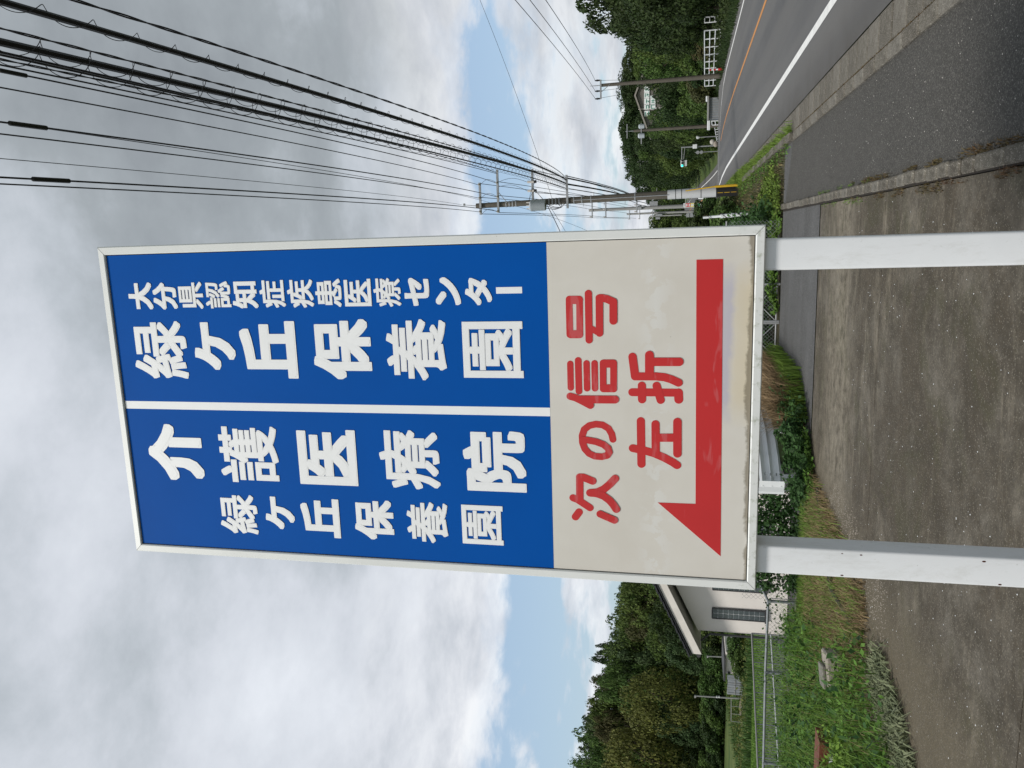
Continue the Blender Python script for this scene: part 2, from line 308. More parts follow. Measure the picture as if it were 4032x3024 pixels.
# ------------------------------------------------------------------ mesh helpers
class MB:
    def __init__(s): s.v = []; s.f = []
    def add(s, vs, fs):
        o = len(s.v); s.v += [tuple(v) for v in vs]; s.f += [tuple(i+o for i in f) for f in fs]; return s
    def box(s, lo, hi):
        (x0, y0, z0), (x1, y1, z1) = lo, hi
        return s.add([(x0,y0,z0),(x1,y0,z0),(x1,y1,z0),(x0,y1,z0),(x0,y0,z1),(x1,y0,z1),(x1,y1,z1),(x0,y1,z1)],
                     [(0,3,2,1),(4,5,6,7),(0,1,5,4),(1,2,6,5),(2,3,7,6),(3,0,4,7)])
    def bbox(s, lo, hi, b):
        """box with chamfered vertical and horizontal edges"""
        x0,y0,z0 = lo; x1,y1,z1 = hi
        rings = []
        for z, k in ((z0, b), (z0+b, 0), (z1-b, 0), (z1, b)):
            X0,X1,Y0,Y1 = x0+k, x1-k, y0+k, y1-k
            rings.append([(X0+b,Y0,z),(X1-b,Y0,z),(X1,Y0+b,z),(X1,Y1-b,z),(X1-b,Y1,z),(X0+b,Y1,z),(X0,Y1-b,z),(X0,Y0+b,z)])
        vs = [p for r in rings for p in r]; fs = []
        for i in range(3):
            for j in range(8):
                a = i*8+j; c = i*8+(j+1) % 8; fs.append((a, c, c+8, a+8))
        fs.append(tuple(range(7, -1, -1))); fs.append(tuple(range(24, 32)))
        return s.add(vs, fs)
    def cyl(s, p0, p1, r0, r1=None, n=12, cap=True):
        return s.tube([p0, p1], [r0, r0 if r1 is None else r1], n, cap)
    def tube(s, pts, r, n=8, cap=True):
        pts = [Vector(p) for p in pts]; R = r if isinstance(r, (list, tuple)) else [r]*len(pts)
        o = len(s.v); m = len(pts)
        t0 = (pts[1]-pts[0]).normalized(); u = t0.orthogonal().normalized()
        for i, p in enumerate(pts):
            t = (pts[min(i+1, m-1)] - pts[max(i-1, 0)]).normalized()
            u = (u - t*u.dot(t)); u = u.normalized() if u.length > 1e-6 else t.orthogonal().normalized(); w = t.cross(u)
            for k in range(n):
                a = 2*math.pi*k/n; s.v.append(tuple(p + (u*math.cos(a)+w*math.sin(a))*R[i]))
        for i in range(m-1):
            for k in range(n):
                a = o+i*n+k; b = o+i*n+(k+1) % n; s.f.append((a, b, b+n, a+n))
        if cap: s.f.append(tuple(o+k for k in range(n-1, -1, -1))); s.f.append(tuple(o+(m-1)*n+k for k in range(n)))
        return s
    def lathe(s, c, prof, n=20):
        c = Vector(c); o = len(s.v)
        for r, z in prof:
            for k in range(n):
                a = 2*math.pi*k/n; s.v.append((c.x+r*math.cos(a), c.y+r*math.sin(a), c.z+z))
        for i in range(len(prof)-1):
            for k in range(n):
                a = o+i*n+k; b = o+i*n+(k+1) % n; s.f.append((a, b, b+n, a+n))
        s.f.append(tuple(o+k for k in range(n-1, -1, -1))); s.f.append(tuple(o+(len(prof)-1)*n+k for k in range(n)))
        return s
    def prismY(s, poly, y0, y1):
        """poly: (x,z) outline, extruded along y"""
        n = len(poly)
        a = sum(poly[i][0]*poly[(i+1) % n][1]-poly[(i+1) % n][0]*poly[i][1] for i in range(n))
        if a < 0: poly = poly[::-1]
        vs = [(x, y0, z) for x, z in poly] + [(x, y1, z) for x, z in poly]
        fs = [tuple(range(n)), tuple(range(2*n-1, n-1, -1))] + [((i+1) % n, i, i+n, (i+1) % n+n) for i in range(n)]
        return s.add(vs, fs)
    def prismX(s, poly, x0, x1):
        """poly: (y,z) outline, extruded along x"""
        n = len(poly)
        a = sum(poly[i][0]*poly[(i+1) % n][1]-poly[(i+1) % n][0]*poly[i][1] for i in range(n))
        if a < 0: poly = poly[::-1]
        vs = [(x0, y, z) for y, z in poly] + [(x1, y, z) for y, z in poly]
        fs = [tuple(range(n-1, -1, -1)), tuple(range(n, 2*n))] + [(i, (i+1) % n, (i+1) % n+n, i+n) for i in range(n)]
        return s.add(vs, fs)

def rawmesh(name, V, F, m, smooth=False):
    me = bpy.data.meshes.new(name)
    V = np.asarray(V, np.float32)
    if isinstance(F, np.ndarray):
        k = F.shape[1]; n = len(F)
        me.vertices.add(len(V)); me.vertices.foreach_set('co', V.ravel())
        me.loops.add(n*k); me.loops.foreach_set('vertex_index', F.ravel().astype(np.int32))
        me.polygons.add(n); me.polygons.foreach_set('loop_start', np.arange(0, n*k, k, dtype=np.int32))
        me.update(calc_edges=True)
    else:
        me.from_pydata([tuple(map(float, v)) for v in V], [], F); me.update()
    if smooth: me.polygons.foreach_set('use_smooth', [True]*len(me.polygons))
    me.materials.append(m); return me
def link(name, me, parent=None):
    o = bpy.data.objects.new(name, me); COL.objects.link(o)
    if parent is not None: o.parent = parent
    return o
def wloc(p):
    l = Vector((0, 0, 0))
    while p is not None: l += p.location; p = p.parent
    return l
def part(name, mb, m, parent=None, smooth=False):
    """one mesh object; mb holds world coordinates"""
    off = wloc(parent)
    V = np.array(mb.v, float) - np.array(off)
    me = rawmesh(name, V, mb.f, m, smooth)
    if smooth: me.set_sharp_from_angle(angle=rad(40))
    return link(name, me, parent)
def thing(name, label, cat, loc, group=None):
    o = bpy.data.objects.new(name, None); COL.objects.link(o); o.location = loc; o.empty_display_size = 0.2
    o['label'] = label; o['category'] = cat
    if group: o['group'] = group
    return o
def tag(o, label, cat, group=None, kind=None):
    o['label'] = label; o['category'] = cat
    if group: o['group'] = group
    if kind: o['kind'] = kind
    return o
def struct(name, mb, m, parent=None, label=None):
    o = part(name, mb, m, parent)
    if parent is None: o['kind'] = 'structure'
    return o
def stuff(o): o['kind'] = 'stuff'; return o

def ss(a, b, x):
    t = min(1.0, max(0.0, (x-a)/(b-a))); return t*t*(3-2*t)
# ------------------------------------------------------------------ terrain heights
def zr(y):          # road profile: level, dips into the junction, climbs again
    return -2.6*ss(57, 96, y) + 3.3*ss(115, 235, y) + 0.02*max(0, y-235)
def tz(x, y):
    base = zr(y) - 0.07
    # low ground left of the lot
    low = -0.86 - 1.4*ss(26, 52, y) - 0.2*ss(52, 85, y) + 0.10*min(30, max(0, y-86))
    if y < 26: k = ss(15.3, 15.8, y) * ss(-3.9, -4.9, x)
    else: k = ss(-1.5, -8, x)
    if x < -13.5: k = max(k, ss(-13.5, -16.0, x))
    z = base*(1-k) + low*k
    # wooded hillside on the right of the road
    if x > 12:
        z += ss(12, 60, x)*7.0 * ss(40, 75, y)
    z += 6.5*ss(95, 150, y)*ss(11, 22, x)
    z += 3.0*ss(120, 200, y)*ss(-2, -22, x)*0.6
    return z
xs = np.unique(np.concatenate([np.linspace(-260, -60, 18), np.linspace(-60, -16, 24), np.linspace(-16, 12, 80), np.linspace(12, 60, 26), np.linspace(60, 300, 20)]))
ys = np.unique(np.concatenate([np.linspace(-60, 0, 10), np.linspace(0, 30, 76), np.linspace(30, 110, 60), np.linspace(110, 420, 50), np.linspace(420, 1500, 14)]))
V = [(x, y, tz(x, y)) for y in ys for x in xs]; nx = len(xs)
F = np.array([(j*nx+i, j*nx+i+1, (j+1)*nx+i+1, (j+1)*nx+i) for j in range(len(ys)-1) for i in range(nx-1)])
g = link('ground', rawmesh('ground', V, F, M_ground, True)); g['kind'] = 'structure'

def strip(name, x0, x1, y0, y1, dz, m, step=4.0, parent=None):
    n = max(1, int((y1-y0)/step)); mb = MB()
    vs = []
    for i in range(n+1):
        y = y0+(y1-y0)*i/n; vs += [(x0, y, zr(y)+dz), (x1, y, zr(y)+dz)]
    mb.add(vs, [(2*i, 2*i+1, 2*i+3, 2*i+2) for i in range(n)])
    return struct(name, mb, m, parent)
def flat(name, poly, z, m, parent=None):
    mb = MB(); mb.add([(x, y, z) for x, y in poly], [tuple(range(len(poly)))]); return struct(name, mb, m, parent)

# ------------------------------------------------------------------ road, pavement, lot
road = strip('road', 2.43, 10.0, -20, 330, 0.0, M_road, 2.0)
def ribbon(name, pts, w, m, dz=0.006, parent=None):
    """painted line of width w along (x,y) points, laid on the road profile"""
    P2 = []
    for (xa, ya), (xb, yb) in zip(pts[:-1], pts[1:]):
        n = max(1, int(math.hypot(xb-xa, yb-ya)/1.5))
        P2 += [(xa+(xb-xa)*i/n, ya+(yb-ya)*i/n) for i in range(n)]
    P2.append(pts[-1]); vs = []
    for i, (x, y) in enumerate(P2):
        xa, ya = P2[max(0, i-1)]; xb, yb = P2[min(len(P2)-1, i+1)]
        l = math.hypot(xb-xa, yb-ya); nxx, nyy = (yb-ya)/l*w/2, -(xb-xa)/l*w/2
        vs += [(x-nxx, y-nyy, zr(y-nyy)+dz), (x+nxx, y+nyy, zr(y+nyy)+dz)]
    mb = MB(); mb.add(vs, [(2*i, 2*i+1, 2*i+3, 2*i+2) for i in range(len(P2)-1)])
    return struct(name, mb, m, parent)
ribbon('edge_line', [(3.42, -20), (3.42, 40), (3.40, 46), (3.25, 51), (3.0, 54.5), (2.7, 57)], 0.16, M_line, parent=road)
ribbon('edge_line', [(8.95, -20), (8.95, 48), (8.7, 51.5), (7.9, 54.2), (6.8, 55.6), (5.0, 56.6), (2.5, 57.0)], 0.15, M_line, parent=road)
ribbon('centre_line', [(6.42, -20), (6.42, 40), (6.3, 47), (6.05, 51), (5.7, 54)], 0.14, M_orange, parent=road)
ribbon('edge_line', [(8.95, 92), (8.95, 330)], 0.18, M_line, parent=road)
ribbon('centre_line', [(6.2, 110), (6.2, 330)], 0.18, M_orange, parent=road)

gut = struct('gutter', MB().box((1.985, -4, -0.12), (2.425, 60, -0.012)), M_joint)
gm = [rawmesh('gutter_slab', *(lambda b: (b.v, b.f))(MB().bbox((0.0, 0.012+0.005*k, -0.1), (0.425, 0.588-0.006*k, 0.004), 0.010)), M_guts[k]) for k in range(3)]
y = -1.0; i = 0
while y < 40:
    o = link('gutter_slab', gm[random.randrange(3)], gut); o.location = (1.99+random.uniform(-.003, .003), y, random.uniform(-.003, .002)); y += 0.6; i += 1
strip('gutter_far', 2.0, 2.425, 40, 57, 0.002, M_gut, parent=gut)
# roadside kerb: low, rounded stones; dropped along the drive
kerb = struct('kerb', MB().box((1.79, -4, -0.1), (1.96, 17.6, 0.02)), M_joint)
km = [rawmesh('kerb_stone', *(lambda b: (b.v, b.f))(MB().bbox((0, 0.006, -0.1), (0.185-0.004*k, 0.590, 0.035+0.003*k), 0.014)), M_kerbs[k]) for k in range(3)]
y = -1.0; i = 0
while y < 17.3:
    o = link('kerb_stone', km[i % 3], kerb); o.location = (1.785, y, random.uniform(-.004, .003)); y += 0.6; i += 1
kerb2 = struct('kerb', MB().box((1.80, 17.9, -0.1), (1.95, 32, 0.06)), M_joint)
km2 = [rawmesh('kerb_stone', *(lambda b: (b.v, b.f))(MB().bbox((0, 0.006, -0.1), (0.17, 0.592, 0.12+0.006*k), 0.02)), M_kerbs[k]) for k in range(3)]
y = 17.7; i = 0
while y < 31:
    o = link('kerb_stone', km2[i % 3], kerb2); o.location = (1.79+random.uniform(-.01, .01), y, random.uniform(-.006, .004)); y += 0.6; i += 1
# inner kerb between lot and pavement
ikerb = struct('kerb', MB().box((0.37, -1, -0.1), (0.48, 19, 0.02)), M_joint)
y = -1.0; i = 0
while y < 18.9:
    L = 0.6 if (y < 6.5 or y > 15) else random.choice((0.3, 0.36, 0.42))
    b = MB().bbox((0.0, 0.014, -0.1), (0.128, L-0.014, 0.045), 0.014)
    o = link('kerb_stone', rawmesh('kerb_stone', b.v, b.f, M_kerbs[random.randrange(3)]), ikerb); o.location = (0.36+0.006*y/2+random.uniform(-.006, .006), y, random.uniform(-.008, .006)); y += L; i += 1
flat('pavement', [(0.40, -4), (1.80, -4), (1.80, 18.9), (0.40, 18.9)], 0.0, M_walk)
flat('driveway', [(-3.7, 14.05), (0.45, 14.05), (0.50, 19.15), (-3.6, 19.15), (-3.55, 16.5)], 0.004, M_drive)
flat('driveway_edge', [(0.40, 18.9), (1.95, 17.75), (1.95, 19.2), (0.40, 19.15)], 0.001, M_drive)
# weathered concrete slabs of the lot, with open joints
lot = struct('lot', MB().box((-5.9, -8, -0.2), (0.40, 14.02, -0.03)), M_joint)
xl = lambda yy: -5.9 + 1.0*ss(9.6, 12, yy) + 0.5*ss(12, 14, yy)
for (ya, yb) in ((-8, 5.2), (5.215, 9.62), (9.635, 13.98)):
    for (xa, xb) in ((None, 0.36),):
        n = 8; mbs = MB(); ringL = [(xl(ya+(yb-ya)*i/n), ya+(yb-ya)*i/n) for i in range(n+1)]
        poly = [(xb, ya), (xb, yb)] + ringL[::-1]
        m_ = len(poly)
        mbs.add([(x, y, 0.003) for x, y in poly]+[(x, y, -0.1) for x, y in poly],
                [tuple(range(m_))]+[((i+1) % m_, i, i+m_, (i+1) % m_+m_) for i in range(m_)])
        o = part('slab', mbs, M_conc, lot)
flat('verge', [(0.45, 19.16), (1.80, 19.16), (1.80, 50), (-6, 50), (-6, 26), (-3.9, 19.16)], -0.01, M_soil)
flat('yard', [(-4.9, 15.9), (-4.9, 24), (-13.2, 24), (-13.2, 15.9)], -0.82, M_yard)

# ------------------------------------------------------------------ the big signboard
YF = 3.363; YP = 3.374           # frame front, panel face
def mean(*v): return sum(v)/len(v)
oR = mean(atY(376.5, 974.4, YF).x, atY(3010, 882.3, YF).x); oL = mean(atY(537.8, 2168.6, YF).x, atY(2982.5, 2329, YF).x)
oT = mean(atY(376.5, 974.4, YF).z, atY(537.8, 2168.6, YF).z); oB = mean(atY(3010, 882.3, YF).z, atY(2982.5, 2329, YF).z)
iR = mean(atY(408, 1007, YF).x, atY(2970.7, 922, YF).x); iL = mean(atY(558.5, 2143, YF).x, atY(2946.6, 2292, YF).x)
iT = mean(atY(408, 1007, YF).z, atY(558.5, 2143, YF).z); iB = mean(atY(2970.7, 922, YF).z, atY(2946.6, 2292, YF).z)
sign = thing('signboard', 'tall blue and cream signboard with red arrow on two white posts', 'signboard', (mean(oL, oR), YF+0.1, 0))
part('body', MB().box((oL+0.006, YF+0.02, oB+0.006), (oR-0.006, YF+0.19, oT-0.006)), M_back, sign)
fr = thing('frame', '', '', (0, 0, 0)); 
for k in ('label', 'category'): del fr[k]
fr.parent = sign; fr.location = (-sign.location.x, -sign.location.y, 0)
def rail(a, b, ai, bi):
    """mitred rail: outer edge a-b, inner edge ai-bi, (x,z)"""
    mb = MB()
    sec = [(0.0, YF+0.05), (0.0, YF+0.007), (0.12, YF+0.001), (0.88, YF), (1.0, YF+0.004), (1.0, YF+0.016)]
    vs = []
    for t, yy in sec:
        for (p, q) in ((a, ai), (b, bi)):
            vs.append((p[0]+(q[0]-p[0])*t, yy, p[1]+(q[1]-p[1])*t))
    mb.add(vs, [(2*i, 2*i+1, 2*i+3, 2*i+2) for i in range(len(sec)-1)])
    return mb
g_ = 0.0012
for nm, a, b, ai, bi in (('top_rail', (oL+g_, oT), (oR-g_, oT), (iL+g_, iT), (iR-g_, iT)), ('side_rail', (oR, oT-g_), (oR, oB+g_), (iR, iT-g_), (iR, iB+g_)),
                     ('bottom_rail', (oR-g_, oB), (oL+g_, oB), (iR-g_, iB), (iL+g_, iB)), ('side_rail', (oL, oB+g_), (oL, oT-g_), (iL, iB+g_), (iL, iT-g_))):
    part(nm, rail(a, b, ai, bi), M_alu, fr)
part('frame_gasket', MB().box((iL-0.005, YP+0.003, iB-0.005), (iR+0.005, YP+0.006, iT+0.005)), M_dark, fr)
bz = mean(atY(1250+1860/2.074, 850+215/2.074, YP).z, atY(1350+1730/2.0733, 1550+1433/2.0733, YP).z)
dxr = mean(atY(485, 1580.5, YP).x, atY(2163.7, 1603, YP).x); dxl = mean(atY(488, 1610, YP).x, atY(2164.6, 1637, YP).x)
e_ = 0.004
part('blue_panel', MB().box((dxr, YP, bz), (iR-e_, YP+0.004, iT-e_)), M_blue, sign)
part('blue_panel', MB().box((iL+e_, YP, bz), (dxl, YP+0.004, iT-e_)), M_blue, sign)
part('divider', MB().box((dxl, YP-0.0003, bz), (dxr, YP+0.003, iT-e_)), M_white, sign)
cream = part('cream_panel', MB().box((iL+e_, YP, iB+e_), (iR-e_, YP+0.004, bz-0.0008)), M_cream, sign)
# posts: square tubes with rounded arrises, running up behind the board
for (xa, xb) in ((-1.513, -1.382), (-0.171, -0.040)):
    mbp = MB(); prof = []
    y0, y1, r = 3.402, 3.402+0.131, 0.012
    for cxx, cyy, a0 in ((xb-r, y1-r, 0), (xa+r, y1-r, 90), (xa+r, y0+r, 180), (xb-r, y0+r, 270)):
        for k in range(5):
            a = rad(a0+22.5*k); prof.append((cxx+r*math.cos(a), cyy+r*math.sin(a)))
    n = len(prof); vs = [(x, y, -0.3) for x, y in prof]+[(x, y, oB+0.03) for x, y in prof]
    mbp.add(vs, [(i, (i+1) % n, (i+1) % n+n, i+n) for i in range(n)])
    pst = part('post', mbp, M_post, sign, True)
    for _ in range(5 if xa < -1 else 0):
        zz = random.uniform(0.85, 1.65); xx = random.choice((xb-0.018, xb-0.02, xa+0.012)); w = random.uniform(.002, .004)
        sp = MB().lathe((0, 0, 0), [(w, 0), (w*0.7, 0.0006)], 8); sp.v = [(v[0]+xx, 3.4018-v[2], v[1]*2.0+zz) for v in sp.v]
        part('rust_spot', sp, M_rust, pst)

# white characters: outline glyphs thickened to the sign-writer's heavy gothic
FC = bpy.data.curves.new('glyphs', 'FONT'); FC.resolution_u = 3
FO = bpy.data.objects.new('glyphs', FC); COL.objects.link(FO)
def glyph(ch):
    FC.body = ch; dg = bpy.context.evaluated_depsgraph_get(); dg.update()
    me = bpy.data.meshes.new_from_object(FO.evaluated_get(dg))
    v = np.array([(p.co.x, p.co.y) for p in me.vertices]); f = [tuple(p.vertices) for p in me.polygons]
    bpy.data.meshes.remove(me); return v, f
GC = {}
def put_char(ch, c0, sc, x0, x1, y0, y1, bold):
    """crop corner c0, crop scale sc, glyph box in crop pixels (x down the sign, y to its left)"""
    xa, xb, ya, yb = c0[0]+x0/sc, c0[0]+x1/sc, c0[1]+y0/sc, c0[1]+y1/sc
    xm, ym = (xa+xb)/2, (ya+yb)/2
    top, bot = atY(xa, ym, YP).z, atY(xb, ym, YP).z; rgt, lft = atY(xm, ya, YP).x, atY(xm, yb, YP).x
    if ch not in GC: GC[ch] = glyph(ch)
    v, f = GC[ch]
    lo, hi = v.min(0), v.max(0); sx = (rgt-lft)/((hi-lo)[0]+2*bold); sz = (top-bot)/((hi-lo)[1]+2*bold)
    mb = MB(); k = 0
    ks = [(0, 0)]
    for j in range(32):
        an = 2*math.pi*j/32; c, s_ = math.cos(an), math.sin(an); rr_ = 0.97/(abs(c)**14+abs(s_)**14)**(1/14)
        ks.append((bold*c*rr_, bold*s_*rr_))
    ks += [(bold*.5*c, bold*.5*s_) for c, s_ in ((1, 0), (-1, 0), (0, 1), (0, -1))]
    for dx, dz in ks:
        yy = YP-0.0008-0.00006*k; k += 1
        mb.add([(lft+(x-lo[0]+bold+dx)*sx, yy, bot+(z-lo[1]+bold+dz)*sz) for x, z in v], f)
    return part('character', mb, M_white, sign)
A, B_, C_, D_ = (350, 850), (1250, 850), (450, 1550), (1350, 1550); s1 = 2.074
chars = [('大', A, 325, 520, 545, 765, .040), ('分', A, 525, 720, 545, 765, .036), ('県', A, 735, 935, 540, 760, .024), ('認', A, 950, 1160, 535, 755, .020),
 ('知', A, 1170, 1380, 535, 755, .030), ('症', A, 1395, 1605, 525, 750, .024), ('疾', A, 1620, 1835, 520, 750, .024), ('患', A, 1850, 2065, 515, 745, .022),
 ('医', B_, 220, 440, 515, 738, .024), ('療', B_, 458, 682, 507, 742, .018), ('セ', B_, 710, 915, 505, 735, .040), ('ン', B_, 963, 1170, 500, 730, .042), ('タ', B_, 1205, 1425, 505, 730, .038),
 ('緑', A, 367, 805, 860, 1327, .022), ('ケ', A, 860, 1195, 867, 1258, .042), ('丘', A, 1240, 1697, 860, 1327, .040), ('保', A, 1832, 2307, 843, 1335, .036),
 ('養', B_, 565, 1055, 843, 1342, .019), ('園', B_, 1187, 1680, 862, 1323, .020),
 ('介', C_, 282, 722, 248, 705, .046), ('護', C_, 862, 1340, 265, 725, .018), ('医', C_, 1503, 1980, 293, 745, .030), ('療', D_, 300, 790, 298, 778, .021), ('院', D_, 983, 1497, 305, 798, .032),
 ('緑', C_, 865, 1173, 825, 1140, .022), ('ケ', C_, 1235, 1472, 842, 1105, .040), ('丘', C_, 1528, 1842, 857, 1172, .038), ('保', D_, 97, 416, 868, 1190, .034), ('養', D_, 525, 860, 885, 1217, .019), ('園', D_, 973, 1310, 912, 1230, .020)]
for ch, c0, x0, x1, y0, y1, bo in chars: put_char(ch, c0, s1, x0, x1, y0, y1, bo*(1.22 if bo > .028 else 1.1))
COL.objects.unlink(FO); bpy.data.objects.remove(FO); bpy.data.curves.remove(FC)
q0, q1 = atY(B_[0]+1458/s1, B_[1]+583/s1, YP), atY(B_[0]+1672/s1, B_[1]+632/s1, YP)
part('character', MB().box((q1.x, YP-0.001, q1.z), (q0.x, YP, q0.z)), M_white, sign)
# red round-gothic characters, stroke by stroke, and the arrow
RS = 3.0167
def strokes(c0, lst):
    mb = MB(); k = [0]
    def lay(vs, m): 
        mb.add([(x, YP-0.0008-0.00006*k[0], z) for x, z in vs], [tuple(range(len(vs)))]); k[0] += 1
    for w, pts in lst:
        P3 = [atY(c0[0]+x/RS, c0[1]+y/RS, YP) for x, y in pts]; P2 = [(p.x, p.z) for p in P3]
        r = w/2/RS*YP/FPX*1.055
        # resample curves
        for i, (x, z) in enumerate(P2):
            lay([(x+r*math.cos(a*math.pi/14), z+r*math.sin(a*math.pi/14)) for a in range(28)], 0)
            if i+1 < len(P2):
                x2, z2 = P2[i+1]; l = math.hypot(x2-x, z2-z); nx_, nz_ = -(z2-z)/l*r, (x2-x)/l*r
                lay([(x+nx_, z+nz_), (x-nx_, z-nz_), (x2-nx_, z2-nz_), (x2+nx_, z2+nz_)], 0)
    part('character', mb, M_red, sign)
R1, R2, R3 = (2200, 1100), (2200, 1600), (2450, 1350)
strokes(R1, [(78, [(124, 236), (124, 300), (132, 655)]), (76, [(247, 236), (250, 660)]), (94, [(134, 244), (240, 244)]), (92, [(142, 652), (242, 652)]),
             (82, [(352, 168), (361, 720)]), (70, [(392, 588), (478, 637)]), (84, [(485, 638), (482, 222)]), (86, [(482, 222), (520, 221), (570, 232), (648, 266)]), (88, [(649, 268), (649, 492)])])
strokes(R1, [(74, [(137, 1003), (143, 1286)]), (78, [(231, 963), (240, 1329)]), (74, [(330, 997), (336, 1295)]), (74, [(425, 997), (430, 1295)]),
             (76, [(526, 992), (528, 1302)]), (78, [(652, 992), (652, 1302)]), (94, [(536, 1000), (644, 1000)]), (92, [(536, 1294), (644, 1294)]),
             (84, [(135, 1388), (200, 1406), (270, 1440), (375, 1496)]), (92, [(250, 1425), (668, 1427)])])
strokes(R2, [(80, [(643, 392), (630, 330), (590, 262), (520, 220), (440, 211), (360, 229), (302, 275), (278, 350), (282, 430), (310, 505), (360, 560), (430, 592), (510, 598), (575, 582), (600, 545), (585, 496), (530, 452), (440, 418), (330, 398), (285, 396)])])
strokes(R2, [(90, [(242, 1254), (199, 1312)]), (88, [(170, 1086), (220, 1105), (290, 1150), (370, 1203)]), (88, [(250, 1100), (249, 840)]), (92, [(250, 841), (292, 842), (402, 886)]),
             (92, [(372, 1026), (450, 1020), (530, 986), (600, 930), (670, 856)]), (92, [(372, 1026), (450, 1034), (530, 1062), (600, 1112), (645, 1162), (683, 1220)]), (88, [(492, 1277), (660, 1350)])])
strokes(R3, [(92, [(120, 586), (668, 592)]), (98, [(668, 592), (671, 672)]), (92, [(233, 507), (235, 672)]), (92, [(408, 509), (456, 678)]),
             (94, [(122, 166), (152, 394)]), (92, [(152, 398), (400, 398), (500, 408), (580, 432), (668, 472)]), (98, [(323, 145), (323, 380)]), (96, [(330, 225), (676, 225)])])
strokes(R3, [(94, [(221, 929), (228, 1438)]), (94, [(126, 1251), (260, 1277), (380, 1312), (500, 1364), (600, 1418), (650, 1452)]), (92, [(395, 965), (397, 1290)]), (96, [(400, 1126), (650, 1126)]), (94, [(655, 938), (655, 1315)])])
arr = [atY(2150+x/1.106, 850+y/1.106, YP) for x, y in ((655, 191), (771, 188), (760, 1482), (487, 1248), (651, 1254))]
part('arrow', MB().prismY([(p.x, p.z) for p in arr], YP-0.0012, YP), M_red, sign)

# ------------------------------------------------------------------ utility pole by the pavement
PX, PY = 1.52, 34.7
pole = thing('utility_pole', 'brown concrete utility pole with transformer, crossarms and white lower sleeve', 'utility pole', (1.62, PY, 0))
def pxz(px, py, Y=PY): p = atY(px, py, Y); return p
ptop = Vector((1.43, PY, 11.42)); pbot = Vector((1.62, PY, -0.6))
lean = lambda z: pbot.lerp(ptop, (z+0.6)/12.02)
def rz(z): return 0.20 + (0.112-0.20)*(z+0.6)/12.02
part('shaft', MB().tube([pbot, lean(3), lean(7), ptop], [rz(-0.6), rz(3), rz(7), 0.112], 20), M_pole, pole, True)
sl_ = part('sleeve', MB().tube([lean(0.95), lean(2.95)], [rz(1)+0.022, rz(2.9)+0.022], 22), M_guard, pole, True)
for z in (2.35, 2.6, 1.55):
    part('strap', MB().tube([lean(z), lean(z+0.025)], [rz(z)+0.026]*2, 22), M_dark, sl_)
part('base_cover', MB().tube([lean(0.0), lean(0.95)], [rz(0)+0.022, rz(0.9)+0.022], 22), M_black, pole, True)
for k in range(4):
    for j in range(3):
        a = rad(200+k*28); z0 = 0.12+j*0.27
        c = lean(z0+0.1); d = Vector((math.cos(a), math.sin(a), 0))
        if k == 2: part('stripe', MB().tube([c+d*(rz(0)+0.020)-Vector((0, 0, .09)), c+d*(rz(0)+0.020)+Vector((0, 0, .13))], 0.012, 6), M_yellow, pole)
for z in (4.3, 6.6, 6.95, 7.6, 7.75, 7.9, 8.05, 9.55, 9.7, 9.85, 10.0, 6.2):
    part('band', MB().tube([lean(z), lean(z+0.05)], [rz(z)+0.012]*2, 16), M_galv, pole)
# earth-wire conduit with yellow guard foot, leaning on the guy
part('guy_guard', MB().tube([(1.82, PY-0.35, 0.0), (1.80, PY-0.32, 1.0)], [0.055, 0.05], 10), M_yellow, pole, True)
part('guy_guard_top', MB().tube([(1.80, PY-0.32, 1.0), (1.68, PY-0.26, 2.2)], [0.03, 0.022], 10), M_yellow, pole, True)
part('conduit', MB().tube([lean(2.9)+Vector((-.02, -rz(3)-0.03, 0)), lean(7.0)+Vector((-.01, -rz(7)-0.02, 0))], 0.018, 8), M_galv, pole)
def arm(z, x0, x1, parent=pole, Y=PY-0.17, tilt=0.0, w=0.045):
    mb = MB(); mb.box((x0, Y-w, z-w), (x1, Y+w, z+w))
    if tilt: mb.v = [(v[0], v[1], v[2]+(v[0]-x0)*tilt) for v in mb.v]
    return part('crossarm', mb, M_galv, parent)
a1 = arm(11.18, 1.03, 2.43); a2 = arm(10.36, 1.08, 2.96); a3 = arm(8.78, 1.25, 2.90); a4 = arm(7.24, 1.16, 2.58, tilt=0.02)
part('arm_brace', MB().cyl((2.0, PY-0.2, 10.34), (1.5, PY-0.15, 9.95), 0.014, n=6), M_galv, a2)
part('arm_brace', MB().cyl((2.1, PY-0.2, 8.76), (1.55, PY-0.15, 8.3), 0.014, n=6), M_galv, a3)
def insul(p, parent, d=1.0, m=None):
    mb = MB()
    prof = [(0.02, 0), (0.05, 0.01), (0.05, 0.04), (0.03, 0.06), (0.05, 0.075), (0.05, 0.11), (0.03, 0.13), (0.042, 0.145), (0.042, 0.17), (0.015, 0.20)]
    mb.lathe((0, 0, 0), prof, 12); p = Vector(p)
    mb.v = [(p.x+v[0], p.y-d*(v[2]), p.z+v[1]) for v in mb.v]
    part('insulator', mb, m or M_porc, parent, True)
for px, py, z, a in ((1879, 729, 11.18, a1), (1879, 781, 11.18, a1), (1879, 835, 11.18, a1), (1949, 722, 10.36, a2), (1953, 776, 10.36, a2), (1953, 833, 10.36, a2)):
    x = atY(px, py, PY).x; insul((x, PY-0.21, z), a, 1.0)
for px in (2.35, 1.97):
    part('cutout', MB().cyl((px, PY-0.3, 8.68), (px, PY-0.3, 8.98), 0.055, n=12), M_porc, a3, True)
    part('cutout_cap', MB().cyl((px, PY-0.3, 8.58), (px, PY-0.3, 8.69), 0.062, n=12), M_black, a3, True)
